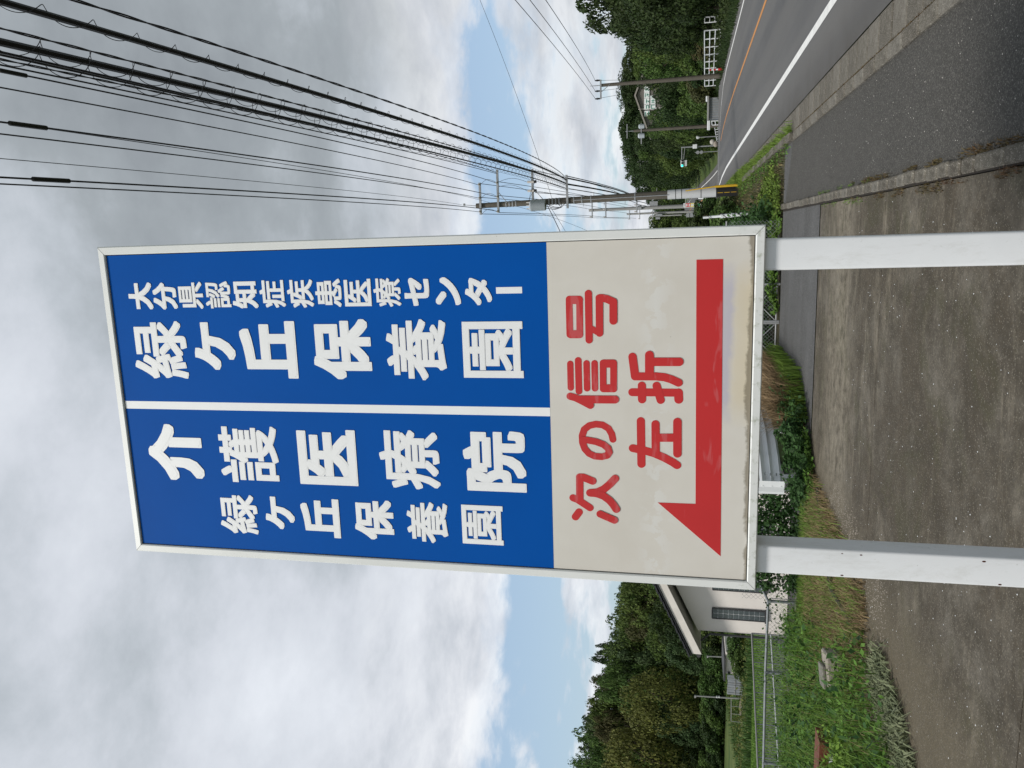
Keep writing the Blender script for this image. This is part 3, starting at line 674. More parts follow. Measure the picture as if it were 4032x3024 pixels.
tr = part('transformer', MB().lathe((1.33, PY-0.42, 8.17), [(0.22, 0), (0.235, 0.02), (0.235, 0.58), (0.25, 0.6), (0.25, 0.66), (0.12, 0.72)], 24), M_trans, pole, True)
for dx in (-0.13, 0.0, 0.13):
    part('bushing', MB().cyl((1.33+dx, PY-0.5, 8.85), (1.33+dx, PY-0.5, 9.02), 0.03, 0.018, 8), M_porc, tr, True)
part('bracket', MB().box((1.27, PY-0.3, 8.22), (1.55, PY-0.12, 8.28)), M_galv, tr)
for k in range(3):
    z0 = 8.2-0.06*k
    part('drop_lead', MB().tube([(1.2+0.1*k, PY-0.55, 8.2), (1.12+0.05*k, PY-0.5, 7.75), (1.2, PY-0.35, 7.5), (1.42, PY-0.2, 7.3+0.2*k)], 0.014, 6), M_black, pole)
for xa, za, xb, zb in ((2.4, 10.3, 2.35, 9.0), (2.2, 10.3, 1.97, 9.0), (2.35, 8.6, 1.46, 8.95), (1.97, 8.6, 1.33, 9.0), (2.35, 11.1, 2.4, 10.4), (1.75, 11.1, 1.8, 10.4), (1.06, 11.1, 1.12, 10.4)):
    p = [(xa+(xb-xa)*t+0.16*math.sin(math.pi*t), PY-0.28-0.1*math.sin(math.pi*t), za+(zb-za)*t) for t in np.linspace(0, 1, 9)]
    part('jumper', MB().tube(p, 0.008, 5), M_cable, pole)
part('lightning_rod', MB().tube([ptop, (1.50, PY, 12.0)], [0.02, 0.012], 8), M_galv, pole)
part('rod_clamp', MB().box((1.46, PY-0.06, 11.95), (1.56, PY+0.06, 12.02)), M_galv, pole)
for k in range(8):
    z = 3.4+k*0.45; sgn = -1 if k % 2 else 1
    part('step_bolt', MB().cyl(lean(z), lean(z)+Vector((sgn*(rz(z)+0.14), -0.05, 0)), 0.010, n=6), M_galv, pole)

# ------------------------------------------------------------------ overhead lines
def quad3(Y, pts):
    (a, fa), (b, fb), (c, fc) = pts
    return fa*(Y-b)*(Y-c)/((a-b)*(a-c)) + fb*(Y-a)*(Y-c)/((b-a)*(b-c)) + fc*(Y-a)*(Y-b)/((c-a)*(c-b))
LINES = []
def wire(label, pend, edge, mid, zend, r, loops=0.0, twist=0, sleeve=None, dz=0.0, name='power_line', group=None):
    """pend: pixel at the pole; edge: pixel where it leaves the frame overhead; mid: pixel between"""
    p0 = atY(*pend, PY-0.3) if pend is not None else None
    z0 = zend if zend else p0.z
    if zend: p0 = Vector((p0.x, p0.y, zend))
    p1 = atZ(*edge, z0-dz)
    # point under the middle pixel, on the vertical plane p0-p1
    d = ray(*mid); n = Vector((p1.y-p0.y, -(p1.x-p0.x), 0)); o = Vector((0, 0, CAM_H))
    t = (p0-o).dot(n)/d.dot(n); pm = o+d*t
    lin = p0.z+(p1.z-p0.z)*(p0.y-pm.y)/(p0.y-p1.y)
    zm = min(lin-0.02, max(lin-0.75, pm.z))
    ym = (p0.y+p1.y)/2 if not (p1.y+2 < pm.y < p0.y-2) else pm.y
    zf = lambda Y: quad3(Y, [(p0.y, p0.z), (ym, zm), (p1.y, p1.z)])
    xf = lambda Y: p0.x+(p1.x-p0.x)*(Y-p0.y)/(p1.y-p0.y)
    ys_ = np.concatenate([np.linspace(p0.y, p1.y, 40), np.linspace(p1.y, -14, 16)[1:]])
    pts = [Vector((xf(Y), Y, zf(Y))) for Y in ys_]
    mb = MB()
    if twist:
        for ph in range(2):
            tp = []
            L = 0.0
            for Y in np.linspace(p0.y, -8, 420):
                a = 2*math.pi*Y/1.1+ph*math.pi
                tp.append((xf(Y)+r*0.8*math.cos(a), Y, zf(Y)+r*0.8*math.sin(a)))
            mb.tube(tp, r*0.75, 5)
        o_ = part(name, mb, M_cable)
    else:
        o_ = part(name, mb.tube(pts, r, 6), M_cable)
    tag(o_, label, 'cable', group)
    if loops:
        hp = []
        for Y in np.linspace(p0.y, 2, 1500):
            a = 2*math.pi*Y/0.5
            hp.append((xf(Y)+loops*math.cos(a), Y, zf(Y)-loops*0.55+loops*math.sin(a)))
        part('spiral_hanger', MB().tube(hp, 0.0035, 4), M_cable, o_)
    if sleeve:
        e0, e1 = (atZ(*e, z0-dz-0.02).y for e in sleeve)
        part('splice_sleeve', MB().tube([(xf(e0), e0, zf(e0)), (xf(e0*.97+e1*.03), e0*.97+e1*.03, zf(e0*.97+e1*.03)), (xf(e0*.03+e1*.97), e0*.03+e1*.97, zf(e0*.03+e1*.97)), (xf(e1), e1, zf(e1))], [r*1.2, r*2.5, r*2.5, r*1.2], 8), M_black, o_, True)
    return xf, zf
wire('outermost twisted black service cable over the pavement edge', (2240, 693), (0, -92), (1200, 290), 7.33, 0.0105, twist=1, name='service_cable', dz=0.1)
wire('thick black cable in tight spiral hangers on the lowest arm', (2238, 708), (0, 5), (1200, 355), 7.25, 0.027, loops=0.055, name='telephone_cable', dz=0.15)
wire('twisted black service cable ending on the third crossarm', (2098, 672), (0, 111), (1200, 418), 8.8, 0.011, twist=1, name='service_cable', dz=0.12)
wire('thickest black cable bundle in loose hanger coils', (2233, 722), (0, 165), (1200, 445), 7.28, 0.030, loops=0.085, name='telephone_cable', dz=0.1)
wire('thin cable pair threaded through wide open hanger coils', (2230, 740), (0, 205), (1200, 480), 7.30, 0.011, loops=0.095, name='telephone_cable', dz=0.1)
wire('second thin cable hanging just under the coiled pair', (2231, 745), (0, 216), (1200, 484), 7.24, 0.008, name='telephone_cable', dz=0.1)
wire('twisted low voltage cable to the tip of the second crossarm', (1962, 679), (0, 233), (1200, 488), 10.36, 0.011, twist=1, name='service_cable', dz=0.2)
wire('slack low voltage cable beside the twisted one', (1964, 684), (0, 255), (1200, 507), 10.33, 0.011, name='service_cable', dz=0.2)
wire('power line to the outer insulator of the second crossarm, sleeve above', (1949, 722), (0, 277), (1200, 529), 10.36, 0.011, sleeve=((0, 277), (105, 300)), dz=0.15)
wire('power line to the outer insulator of the top crossarm', (1879, 729), (0, 344), (1200, 572), 11.18, 0.0105, dz=0.15)
wire('power line with long sleeve to the middle of the second crossarm', (1953, 776), (0, 480), (1200, 644), 10.36, 0.012, sleeve=((35, 484), (178, 506)), dz=0.15)
wire('thin guy strand running to the shaft below the top crossarm', (1960, 800), (178, 506), (1200, 659), 10.6, 0.006, name='guy_wire', dz=0.0)
wire('power line to the middle insulator of the top crossarm', (1879, 781), (0, 527), (1200, 674), 11.18, 0.0105, dz=0.15)
wire('thin overhead earth wire to the lightning rod', (1827, 806), (0, 624), (1200, 733), 12.0, 0.006, name='earth_wire', dz=0.15)
wire('power line with long sleeve to the inner end of the second crossarm', (1953, 833), (0, 698), (1200, 766), 10.36, 0.012, sleeve=((115, 706), (250, 714)), dz=0.15)
wire('innermost power line to the inner insulator of the top crossarm', (1879, 835), (0, 724), (1200, 785), 11.18, 0.0105, dz=0.15)

def span(label, a, b, sag, r, name='power_line', twist=False, group=None, n=24, cat='cable'):
    a, b = Vector(a), Vector(b); pts = []
    for i in range(n+1):
        t = i/n; p = a.lerp(b, t); p.z -= sag*4*t*(1-t); pts.append(p)
    o_ = part(name, MB().tube(pts, r, 5), M_cable); tag(o_, label, cat, group); return o_

# ------------------------------------------------------------------ further poles down the road
def far_pole(label, x, y, top, r0, r1, arms, m, extra=None):
    z0 = tz(x, y)-0.3 if x < 2.0 or x > 10.5 else zr(y)-0.3
    t = thing('utility_pole', label, 'utility pole', (x, y, z0+0.3))
    part('shaft', MB().tube([(x, y, z0), (x-0.05, y, top)], [r0, r1], 14), m, t, True)
    for (z, x0, x1) in arms:
        a = part('crossarm', MB().box((x+x0, y-0.16, z-0.05), (x+x1, y-0.07, z+0.05)), M_galv, t)
        for k in range(3):
            xx = x+x0+0.08+(x1-x0-0.16)*k/2
            part('insulator', MB().lathe((xx, y-0.12, z+0.05), [(0.05, 0), (0.06, 0.05), (0.03, 0.08), (0.06, 0.11), (0.03, 0.2)], 8), M_porc, a, True)
    return t
p2 = atY(2319, 826, 70); p3 = atY(2468, 842, 112)
fp2 = far_pole('pale grey utility pole carrying the tall red and yellow shop sign', p2.x, 70, p2.z, 0.19, 0.12, [(p2.z-0.3, -0.7, 0.7), (p2.z-1.5, -0.75, 0.75), (p2.z-4.2, -0.4, 0.9)], M_pole2)
part('climbing_gear', MB().tube([(p2.x, 69.8, p2.z-4.6), (p2.x, 69.8, p2.z-4.3)], [0.2, 0.2], 12), M_galv, fp2)
part('equipment_box', MB().bbox((p2.x+0.12, 69.7, p2.z-6.0), (p2.x+0.5, 70.0, p2.z-5.3), 0.02), M_galv, fp2)
fp3 = far_pole('pale grey utility pole crowded with boxes, next one beyond the shop sign pole', p3.x, 112, p3.z, 0.19, 0.12, [(p3.z-0.4, -0.8, 0.8), (p3.z-1.8, -0.8, 0.8), (p3.z-3.6, -0.6, 0.9)], M_pole2)
for k in range(2):
    part('equipment_box', MB().bbox((p3.x-0.9+0.4*k, 111.5, p3.z-4.6-0.3*(k % 2)), (p3.x-0.6+0.4*k, 111.9, p3.z-4.0), 0.02), M_galv, fp3)
far_pole('faint utility pole at the top of the far road', atY(2560, 850, 170).x, 170, atY(2560, 850, 170).z, 0.2, 0.13, [(atY(2560, 850, 170).z-0.5, -0.9, 0.9)], M_pole2)
# spans from the near pole to the next ones
GL = 'cables between the brown pole and the next grey pole'
for i, (xa, za, xb, zb, r) in enumerate(((2.4, 11.2, .7, -.2, .013), (1.8, 11.2, 0, -.2, .013), (1.07, 11.2, -.7, -.2, .013), (2.45, 10.4, .7, -1.4, .013), (1.85, 10.4, 0, -1.4, .013), (1.1, 10.4, -.7, -1.4, .013),
        (2.55, 7.3, .85, -4.1, .02), (2.45, 7.25, .7, -4.15, .034), (2.2, 7.27, .5, -4.2, .038), (2.0, 7.2, .3, -4.25, .02), (1.9, 8.7, .6, -3.6, .016), (2.86, 8.8, .9, -3.2, .016))):
    span(('thin power line' if i < 6 else 'thick telephone cable')+' running on from the brown pole to the next grey pole', (xa, PY, za), (p2.x+xb, 69.9, p2.z+zb), 0.55+0.1*(i % 3), r, group=GL, name='power_line' if i < 6 else 'telephone_cable')
GL2 = 'cables beyond the shop sign pole'
for i, (xo, zo) in enumerate(((.7, -.2), (0, -.2), (-.7, -.2), (.7, -1.4), (-.7, -1.4), (.6, -4.1), (.3, -4.2))):
    span('black cable running on beyond the grey shop sign pole', (p2.x+xo, 70.1, p2.z+zo), (p3.x+xo, 111.9, p3.z+zo*0.85-0.1), 0.6, 0.016 if i < 5 else 0.03, group=GL2)
span('thin slanting stay wire behind the signboard from the brown pole', (1.45, PY, 9.9), atY(2345, 925, 44), 0.3, 0.007, name='guy_wire')
span('thick black service drop from the transformer towards the house', (1.3, PY-0.4, 8.1), (-7.5, 25, 4.2), 0.5, 0.016, name='service_cable')
span('second thin service drop beside the transformer lead', (1.36, PY-0.4, 8.05), (-7.0, 25.2, 4.2), 0.75, 0.008, name='service_cable')
span('thin stay wire crossing the sky high over the road', (1.45, PY, 7.9), (14.5, 36, 12.9), 0.2, 0.008, name='guy_wire')

# right-hand pole across the road, with three standing insulators
rp = atY(2368, 336, 54); rb = (rp.x, 54)
RPX = rp.x
rpole = thing('utility_pole', 'slim dark utility pole behind the white pipe fence across the road', 'utility pole', (RPX, 54, tz(RPX, 54)))
part('shaft', MB().tube([(RPX+0.05, 54, -1.0), (RPX, 54, rp.z)], [0.17, 0.10], 14), M_pole, rpole, True)
zA = atY(2366, 336, 54).z
part('peak_rod', MB().tube([(RPX, 54, rp.z), (RPX, 54, rp.z+0.75)], [0.03, 0.02], 6), M_galv, rpole)
ra = part('crossarm', MB().box((atY(2366, 391, 54).x, 53.85, zA-0.05), (atY(2366, 315, 54).x, 53.95, zA+0.05)), M_galv, rpole)
part('arm_brace', MB().cyl((atY(2366, 365, 54).x, 53.9, zA), (RPX, 53.9, zA-0.6), 0.02, n=6), M_galv, ra)
ends = []
for py in (317, 359, 389):
    x = atY(2366, py, 54).x; ends.append(x)
    part('insulator', MB().lathe((x, 53.9, zA+0.05), [(0.05, 0), (0.05, 0.12), (0.075, 0.13), (0.05, 0.17), (0.075, 0.19), (0.05, 0.23), (0.03, 0.34)], 10), M_black, ra, True)
GR = 'three lines over the slim pole'
for x, (ex, ey) in zip(ends, ((2117, 0), (2055, 0), (1997, 0))):
    d = atY(ex, ey, 26)
    e = Vector((x, 53.9, zA+0.36)); f_ = e+(d-e)*1.7
    span('thin line rising from an insulator of the slim dark pole', e, f_, 0.25, 0.012, group=GR)
    span('thin line rising from an insulator of the slim dark pole', e, (x+7.5, 96, 8.2), 0.5, 0.012, group=GR)
# second right-hand pole with a small transformer
q = atY(2471, 515, 78)
qp = thing('utility_pole', 'utility pole with small transformer in front of the wooded bank', 'utility pole', (q.x, 78, tz(q.x, 78)))
part('shaft', MB().tube([(q.x, 78, tz(q.x, 78)-0.4), (q.x-0.05, 78, q.z-0.6)], [0.19, 0.12], 14), M_pole, qp, True)
part('peak_rod', MB().tube([(q.x-0.05, 78, q.z-0.6), (q.x-0.05, 78, q.z+0.2)], 0.035, 6), M_galv, qp)
part('crossarm', MB().box((q.x-0.7, 77.85, q.z+0.0), (q.x+0.6, 77.95, q.z+0.08)), M_galv, qp)
part('crossarm', MB().box((q.x-1.3, 77.85, q.z-1.35), (q.x+0.6, 77.95, q.z-1.25)), M_galv, qp)
part('transformer', MB().lathe((q.x-0.55, 77.8, q.z-1.6), [(0.22, 0), (0.24, 0.5), (0.14, 0.6)], 14), M_trans, qp, True)
part('transformer', MB().lathe((q.x+0.3, 77.8, q.z-1.6), [(0.2, 0), (0.22, 0.45), (0.12, 0.55)], 14), M_trans, qp, True)
# pole frames (H-frame with slanted braces) further back
for i, (py, pxt, pxb, Y) in enumerate(((637, 2508, 2650, 120), (679, 2535, 2640, 135), (700, 2530, 2640, 135), (729, 2552, 2640, 150))):
    while atY(pxt, py, Y).x < 13.5: Y += 3
    tp, bt = atY(pxt, py, Y), atY(pxb, py-4, Y)
    t = thing('utility_pole', ('slender grey pole rising from the trees behind the traffic signal', 'left leg pole of the braced pole pair among the trees', 'right leg pole of the braced pole pair among the trees', 'short grey pole beyond the braced pole pair')[i], 'utility pole', (bt.x, Y, tz(bt.x, Y)))
    part('shaft', MB().tube([(bt.x, Y, tz(bt.x, Y)-0.3), tp], [0.13, 0.09], 10), M_pole3, t, True)
    part('crossarm', MB().box((tp.x-1.2, Y-0.2, tp.z-0.7), (tp.x+1.2, Y-0.1, tp.z-0.55)), M_pole3, t)
    if i in (1, 2): part('brace', MB().cyl((tp.x-1.2, Y-0.15, tp.z-0.6), (tp.x+0.3, Y-0.15, tp.z-2.3), 0.05, n=6), M_pole3, t)

# ------------------------------------------------------------------ foliage generators
def unit(n):
    v = rng.normal(size=(n, 3)); return v/np.linalg.norm(v, axis=1, keepdims=True)
def leaf_quads(P, N, size, aspect=0.55, droop=0.0):
    """rhombic leaves at P facing N"""
    n = len(P); T = np.cross(N, unit(n)); T /= np.linalg.norm(T, axis=1, keepdims=True)+1e-9
    T[:, 2] -= droop; T /= np.linalg.norm(T, axis=1, keepdims=True)+1e-9
    B = np.cross(N, T); B /= np.linalg.norm(B, axis=1, keepdims=True)+1e-9
    s = np.asarray(size).reshape(-1, 1)*np.ones((n, 1))
    V = np.stack([P-T*s*0.5, P+B*s*aspect*0.5, P+T*s*0.5, P-B*s*aspect*0.5], 1).reshape(-1, 3)
    F = np.arange(4*n).reshape(n, 4); return V, F
def crown_broad(nl, nleaf, lobe=(0.10, 0.19), leaf=0.03, shell=(0.5, 0.95), zc=0.58, rzz=0.42, aspect=0.75):
    u = unit(nl); rr = rng.uniform(*shell, nl)[:, None]
    C = u*rr*np.array([0.5, 0.5, rzz]); C[:, 2] += zc
    R = rng.uniform(*lobe, nl)
    idx = rng.integers(0, nl, nleaf); d = unit(nleaf); out = u[idx]
    d = d+out*0.55+np.array([0, 0, 0.35]); d /= np.linalg.norm(d, axis=1, keepdims=True)
    P = C[idx]+d*(R[idx]*rng.uniform(0.75, 1.08, nleaf))[:, None]*np.array([1, 1, 0.85])
    N = d+0.75*unit(nleaf); N /= np.linalg.norm(N, axis=1, keepdims=True)
    return leaf_quads(P, N, leaf*rng.uniform(0.6, 1.35, nleaf), aspect)
def crown_cedar(nleaf, leaf=0.034):
    z = 1-rng.uniform(0, 1, nleaf)**0.75*0.9; lv = np.round(z*30+rng.normal(0, 0.3, nleaf))/30+rng.normal(0, 0.007, nleaf); a = rng.uniform(0, 2*np.pi, nleaf)
    a = np.round(a*9/(2*np.pi)+lv*37)*2*np.pi/9+rng.normal(0, 0.13, nleaf)
    rmax = 0.5*(1.0-z)**0.62*(0.85+0.3*np.sin(a*3+lv*50))+0.01; r = rmax*rng.uniform(0.15, 1.0, nleaf)**0.6
    P = np.stack([r*np.cos(a), r*np.sin(a), lv-0.30*r+rng.normal(0, 0.006, nleaf)], 1)
    N = np.stack([np.cos(a)*0.5, np.sin(a)*0.5, np.ones(nleaf)], 1)+0.6*unit(nleaf); N /= np.linalg.norm(N, axis=1, keepdims=True)
    T = np.stack([np.cos(a), np.sin(a), -0.25+0*a], 1)+0.35*unit(nleaf); T /= np.linalg.norm(T, axis=1, keepdims=True)
    B = np.cross(N, T); B /= np.linalg.norm(B, axis=1, keepdims=True)+1e-9
    s = (leaf*rng.uniform(0.7, 1.5, nleaf))[:, None]
    V = np.stack([P-T*s*0.5, P+B*s*0.22, P+T*s*0.8, P-B*s*0.22], 1).reshape(-1, 3)
    return V, np.arange(4*nleaf).reshape(nleaf, 4)
def crown_bamboo(nleaf):
    nst = 16; base = rng.normal(0, 0.13, (nst, 2)); lean_ = rng.normal(0, 0.22, (nst, 2)); hh = rng.uniform(0.75, 1.0, nst)
    k = rng.integers(0, nst, nleaf); t = rng.uniform(0.15, 1.0, nleaf)
    P = np.zeros((nleaf, 3)); P[:, :2] = base[k]+lean_[k]*(t**2)[:, None]+rng.normal(0, 0.085, (nleaf, 2))*(1.25-t)[:, None]; P[:, 2] = hh[k]*(t-0.12*t**3)+rng.normal(0, 0.02, nleaf)
    N = unit(nleaf)+np.array([0, 0, 0.6]); N /= np.linalg.norm(N, axis=1, keepdims=True)
    return leaf_quads(P, N, 0.045*rng.uniform(0.6, 1.3, nleaf), 0.35, 0.5)
CR = {}
def crown_mesh(key, VF):
    CR[key] = rawmesh('crown', VF[0], VF[1], L_mid); return key
for i in range(4): crown_mesh('broad%d' % i, crown_broad((46, 60, 38, 70)[i], 9500, ((0.11, 0.2), (0.09, 0.16), (0.12, 0.24), (0.08, 0.15))[i], 0.032))
for i in range(3): crown_mesh('bush%d' % i, crown_broad(34, 6000, (0.12, 0.22), 0.05, (0.4, 0.95), 0.42, 0.46))
for i in range(2): crown_mesh('cedar%d' % i, crown_cedar(9000))
for i in range(2): crown_mesh('bamboo%d' % i, crown_bamboo(7000))
def trunk_mesh(branchy):
    mb = MB(); mb.tube([(0, 0, -0.05), (0.01, 0.005, 0.3), (0, 0.01, 0.55), (0.01, 0, 0.9 if not branchy else 0.7)], [0.035, 0.026, 0.02, 0.006], 7)
    if branchy:
        for k in range(6):
            a = k*1.05+0.3; z = 0.28+0.06*k
            mb.tube([(0, 0, z), (0.13*math.cos(a), 0.13*math.sin(a), z+0.13), (0.27*math.cos(a), 0.27*math.sin(a), z+0.22)], [0.014, 0.009, 0.004], 5)
    return rawmesh('trunk', mb.v, mb.f, M_bark, True)
TR = {True: trunk_mesh(True), False: trunk_mesh(False)}
def plant(key, m, x, y, z0, h, r, name, label, cat, group=None, trunk=True):
    t = thing(name, label, cat, (x, y, z0), group)
    t.rotation_euler.z = random.uniform(0, 6.28)
    c = link('crown' if trunk else 'foliage', CR[key], t); c.scale = (2*r, 2*r, h)
    c.material_slots[0].link = 'OBJECT'; c.material_slots[0].material = m
    if trunk:
        k = link('trunk', TR[not key.startswith('cedar')], t); k.scale = (h*0.55, h*0.55, h)
    return t
def tree_px(key, m, py, pxt, Y, r, name, label, group=None, cat='tree', trunk=True):
    p = atY(pxt, py, Y); Y0 = Y
    while 1.2 < p.x < 12.2 and Y < 330: Y += 3; p = atY(pxt, py, Y)      # keep clear of the road
    r *= Y/Y0; z0 = tz(p.x, Y)
    return plant(key, m, p.x, Y, z0-0.1, max(1.0, p.z-z0+0.1), r, name, label, cat, group, trunk)
# ---- wooded hill behind the house (left)
sky_l = [(1500, 2500), (2290, 2428), (2400, 2398), (2500, 2372), (2560, 2345), (2620, 2338), (2700, 2322), (2760, 2310), (2850, 2275), (2950, 2252), (3024, 2236), (3500, 2200)]
for i, py in enumerate(range(2130, 3330, 46)):
    pt = np.interp(py, *zip(*sky_l))+random.uniform(8, 44)
    tree_px('cedar%d' % (i % 2), L_cedar, py+random.uniform(-14, 14), pt, 104+random.uniform(-4, 4), random.uniform(4.2, 5.6), 'cedar_tree', 'feathery conical cedar on the ridge of the wooded hill behind the house', 'cedars along the ridge')
tree_px('broad1', L_dark, 2572, 2318, 101, 1.8, 'tree', 'dark leafy tree poking above the cedar ridge')
for i, py in enumerate(range(2150, 3330, 58)):
    pt = np.interp(py, *zip(*sky_l))+random.uniform(2, 60)
    tree_px('broad%d' % (i % 4), (L_brown, L_mid, L_cedar, L_mid, L_mid)[i % 5], py+random.uniform(-20, 20), pt, 93+random.uniform(-3, 3), random.uniform(2.6, 3.6), 'tree', ('brownish', 'fresh green', 'grey green', 'fresh green', 'fresh green')[i % 5]+' broadleaf tree half way up the wooded hill behind the house', 'middle trees of the left hill')
for i, py in enumerate(range(2200, 3330, 62)):
    tree_px('broad%d' % ((i*3+1) % 4), (L_dark, L_mid, L_cedar, L_mid)[i % 4], py+random.uniform(-20, 20), random.uniform(2530, 2680), 82+random.uniform(-2, 2), random.uniform(2.0, 2.9), 'tree', ('dark green', 'fresh green', 'grey green', 'fresh green')[i % 4]+' broadleaf tree at the foot of the wooded hill behind the house', 'front trees of the left hill')
tree_px('broad2', L_olive, 2735, 2456, 80.5, 3.0, 'tree', 'round olive green tree standing out in the middle of the wooded hill')
tree_px('broad0', L_olive, 2975, 2372, 80, 3.7, 'tree', 'big yellowish olive tree near the field end of the wooded hill')
tree_px('broad3', L_brown, 2860, 2340, 90, 2.6, 'tree', 'brownish rounded tree between the two olive trees on the hill')
for i, (py, pt) in enumerate(((2330, 2560), (2420, 2600), (2470, 2620))):
    tree_px('cedar%d' % (i % 2), L_mid, py, pt, 80, 2.2, 'cedar_tree', 'bright green plumed conifer just behind the house roof', 'conifers behind the house roof')
for i, py in enumerate(range(2300, 3330, 55)):
    tree_px('bush%d' % (i % 3), (L_dark, L_mid)[i % 2], py, random.uniform(2730, 2775), 78, random.uniform(1.6, 2.3), 'shrub', 'dense dark shrub edging the field below the wooded hill', 'shrubs along the field edge', 'shrub', False)
# ---- right of the road
for i, (py, pt, Y, r, k) in enumerate(((20, 2292, 58, 2.7, 'broad1'), (60, 2500, 50, 1.9, 'broad3'), (-40, 2480, 46, 2.0, 'broad0'), (-110, 2440, 44, 2.2, 'broad2'), (130, 2540, 58, 1.8, 'broad3'), (-120, 2215, 56, 3.6, 'broad3'), (75, 2395, 61, 2.0, 'broad0'), (-30, 2400, 52, 2.4, 'broad2'), (120, 2455, 63, 1.7, 'broad1'), (-330, 2200, 60, 3.5, 'broad0'))):
    tree_px(k, L_dark, py, pt, Y, r, 'tree', 'tall dark leafy tree overhanging the verge past the white pipe fence', 'tall trees past the pipe fence')
for i, (py, pt, Y, r, m) in enumerate(((165, 2478, 74, 2.3, L_mid), (215, 2498, 78, 2.4, L_mid), (258, 2515, 82, 2.2, L_dark), (300, 2570, 88, 2.2, L_mid), (345, 2585, 86, 2.3, L_dark), (395, 2588, 88, 2.4, L_mid), (440, 2580, 86, 2.2, L_dark), (480, 2585, 90, 2.2, L_mid),
        (520, 2545, 92, 2.4, L_dark), (285, 2530, 100, 1.8, L_dark), (490, 2555, 98, 1.6, L_mid), (330, 2560, 96, 1.6, L_mid), (560, 2570, 95, 2.0, L_dark), (610, 2585, 104, 2.6, L_mid), (660, 2600, 108, 2.6, L_dark), (700, 2620, 120, 2.6, L_mid), (738, 2640, 140, 2.6, L_dark))):
    tree_px('broad%d' % (i % 4), m, py, pt, Y, r, 'tree', ('fresh green' if m is L_mid else 'dark green')+' leafy tree on the overgrown bank below the hilltop hall', 'trees on the overgrown bank')
for i, (py, pt, Y, r) in enumerate(((545, 2545, 96, 2.0), (580, 2532, 98, 2.2), (625, 2560, 100, 2.0), (690, 2605, 112, 2.2))):
    tree_px('bamboo%d' % (i % 2), L_bamboo, py, pt, Y, r, 'bamboo_clump', 'pale yellow green bamboo clump behind the traffic signal', 'bamboo behind the signal', 'bamboo')
for i, py in enumerate(range(-60, 400, 38)):
    tree_px('bush%d' % (i % 3), (L_mid, L_dark, L_brown, L_mid)[i % 4], py, random.uniform(2630, 2715) if py > 150 else random.uniform(2560, 2680), 66+random.uniform(-2, 4) if py > 120 else 60, random.uniform(1.4, 2.0), 'shrub', ('fresh green', 'dark green', 'brownish', 'fresh green')[i % 4]+' creeper covered shrub behind the white pipe fence', 'shrubs behind the pipe fence', 'shrub', False)
for i, py in enumerate(range(130, 620, 42)):
    tree_px('bush%d' % ((i+1) % 3), (L_dark, L_mid, L_dark)[i % 3], py, random.uniform(2690, 2740), 84 if py < 440 else 108, random.uniform(1.5, 2.2), 'shrub', 'low dark shrub at the road edge under the overgrown bank', 'low shrubs under the bank', 'shrub', False)
sky_r = [(150, 2520), (230, 2480), (282, 2428), (374, 2450), (430, 2456), (499, 2438), (560, 2442), (600, 2447), (650, 2458), (700, 2478), (730, 2505), (770, 2570), (840, 2592), (880, 2565), (930, 2540), (1000, 2520)]
for i, py in enumerate(range(230, 760, 40)):
    pt = np.interp(py, *zip(*sky_r))+random.uniform(-3, 8)
    tree_px('broad%d' % (i % 4), L_dark, py, pt, 168+random.uniform(-6, 6), random.uniform(4.0, 5.4), 'tree', 'very dark tree on the skyline behind the hilltop building', 'dark skyline trees on the right')
for i, py in enumerate(range(225, 800, 52)):
    if 290 < py < 500: Y = 150
    else: Y = 146
    pt = np.interp(py, *zip(*sky_r))+random.uniform(45, 80)
    tree_px('broad%d' % ((i+2) % 4), (L_dark, L_mid)[i % 2], py, pt, Y, random.uniform(3.0, 4.2), 'tree', 'dark tree below the skyline beside the hilltop building', 'second row trees on the right')
for i, (py, pt, Y, r) in enumerate(((745, 2560, 215, 4.5), (775, 2590, 230, 4.5), (805, 2605, 225, 4.5), (835, 2598, 200, 4.5), (868, 2570, 190, 5.0), (905, 2550, 180, 5.0), (950, 2540, 180, 5.5), (845, 2660, 150, 3.0), (880, 2640, 140, 3.0), (915, 2640, 130, 3.0), (735, 2650, 185, 3.5), (800, 2660, 240, 4), (770, 2665, 240, 4))):
    tree_px('broad%d' % (i % 4), (L_dark, L_mid)[i % 2], py, pt, Y, r, 'tree', 'tree closing the view at the far end of the road', 'trees at the end of the road')
for i, (py, pt, Y, r) in enumerate(((838, 2745, 70, 1.6), (862, 2728, 66, 1.8), (890, 2715, 62, 2.0), (925, 2700, 60, 2.2), (850, 2800, 40, 0.9), (878, 2790, 36, 1.0), (905, 2780, 33, 1.1))):
    tree_px('bush%d' % (i % 3), (L_mid, L_dark)[i % 2], py, pt, Y, r, 'shrub', 'leafy shrub on the left verge beyond the white post', 'shrubs on the left verge', 'shrub', False)
tree_px('bush0', L_mid, 2555, 2852, 47, 1.3, 'shrub', 'solitary green shrub in the field in front of the low cream shed', None, 'shrub', False)
tree_px('bush1', L_mid, 2610, 2868, 46, 1.0, 'shrub', 'smaller shrub spilling over the foot of the cream shed wall', None, 'shrub', False)

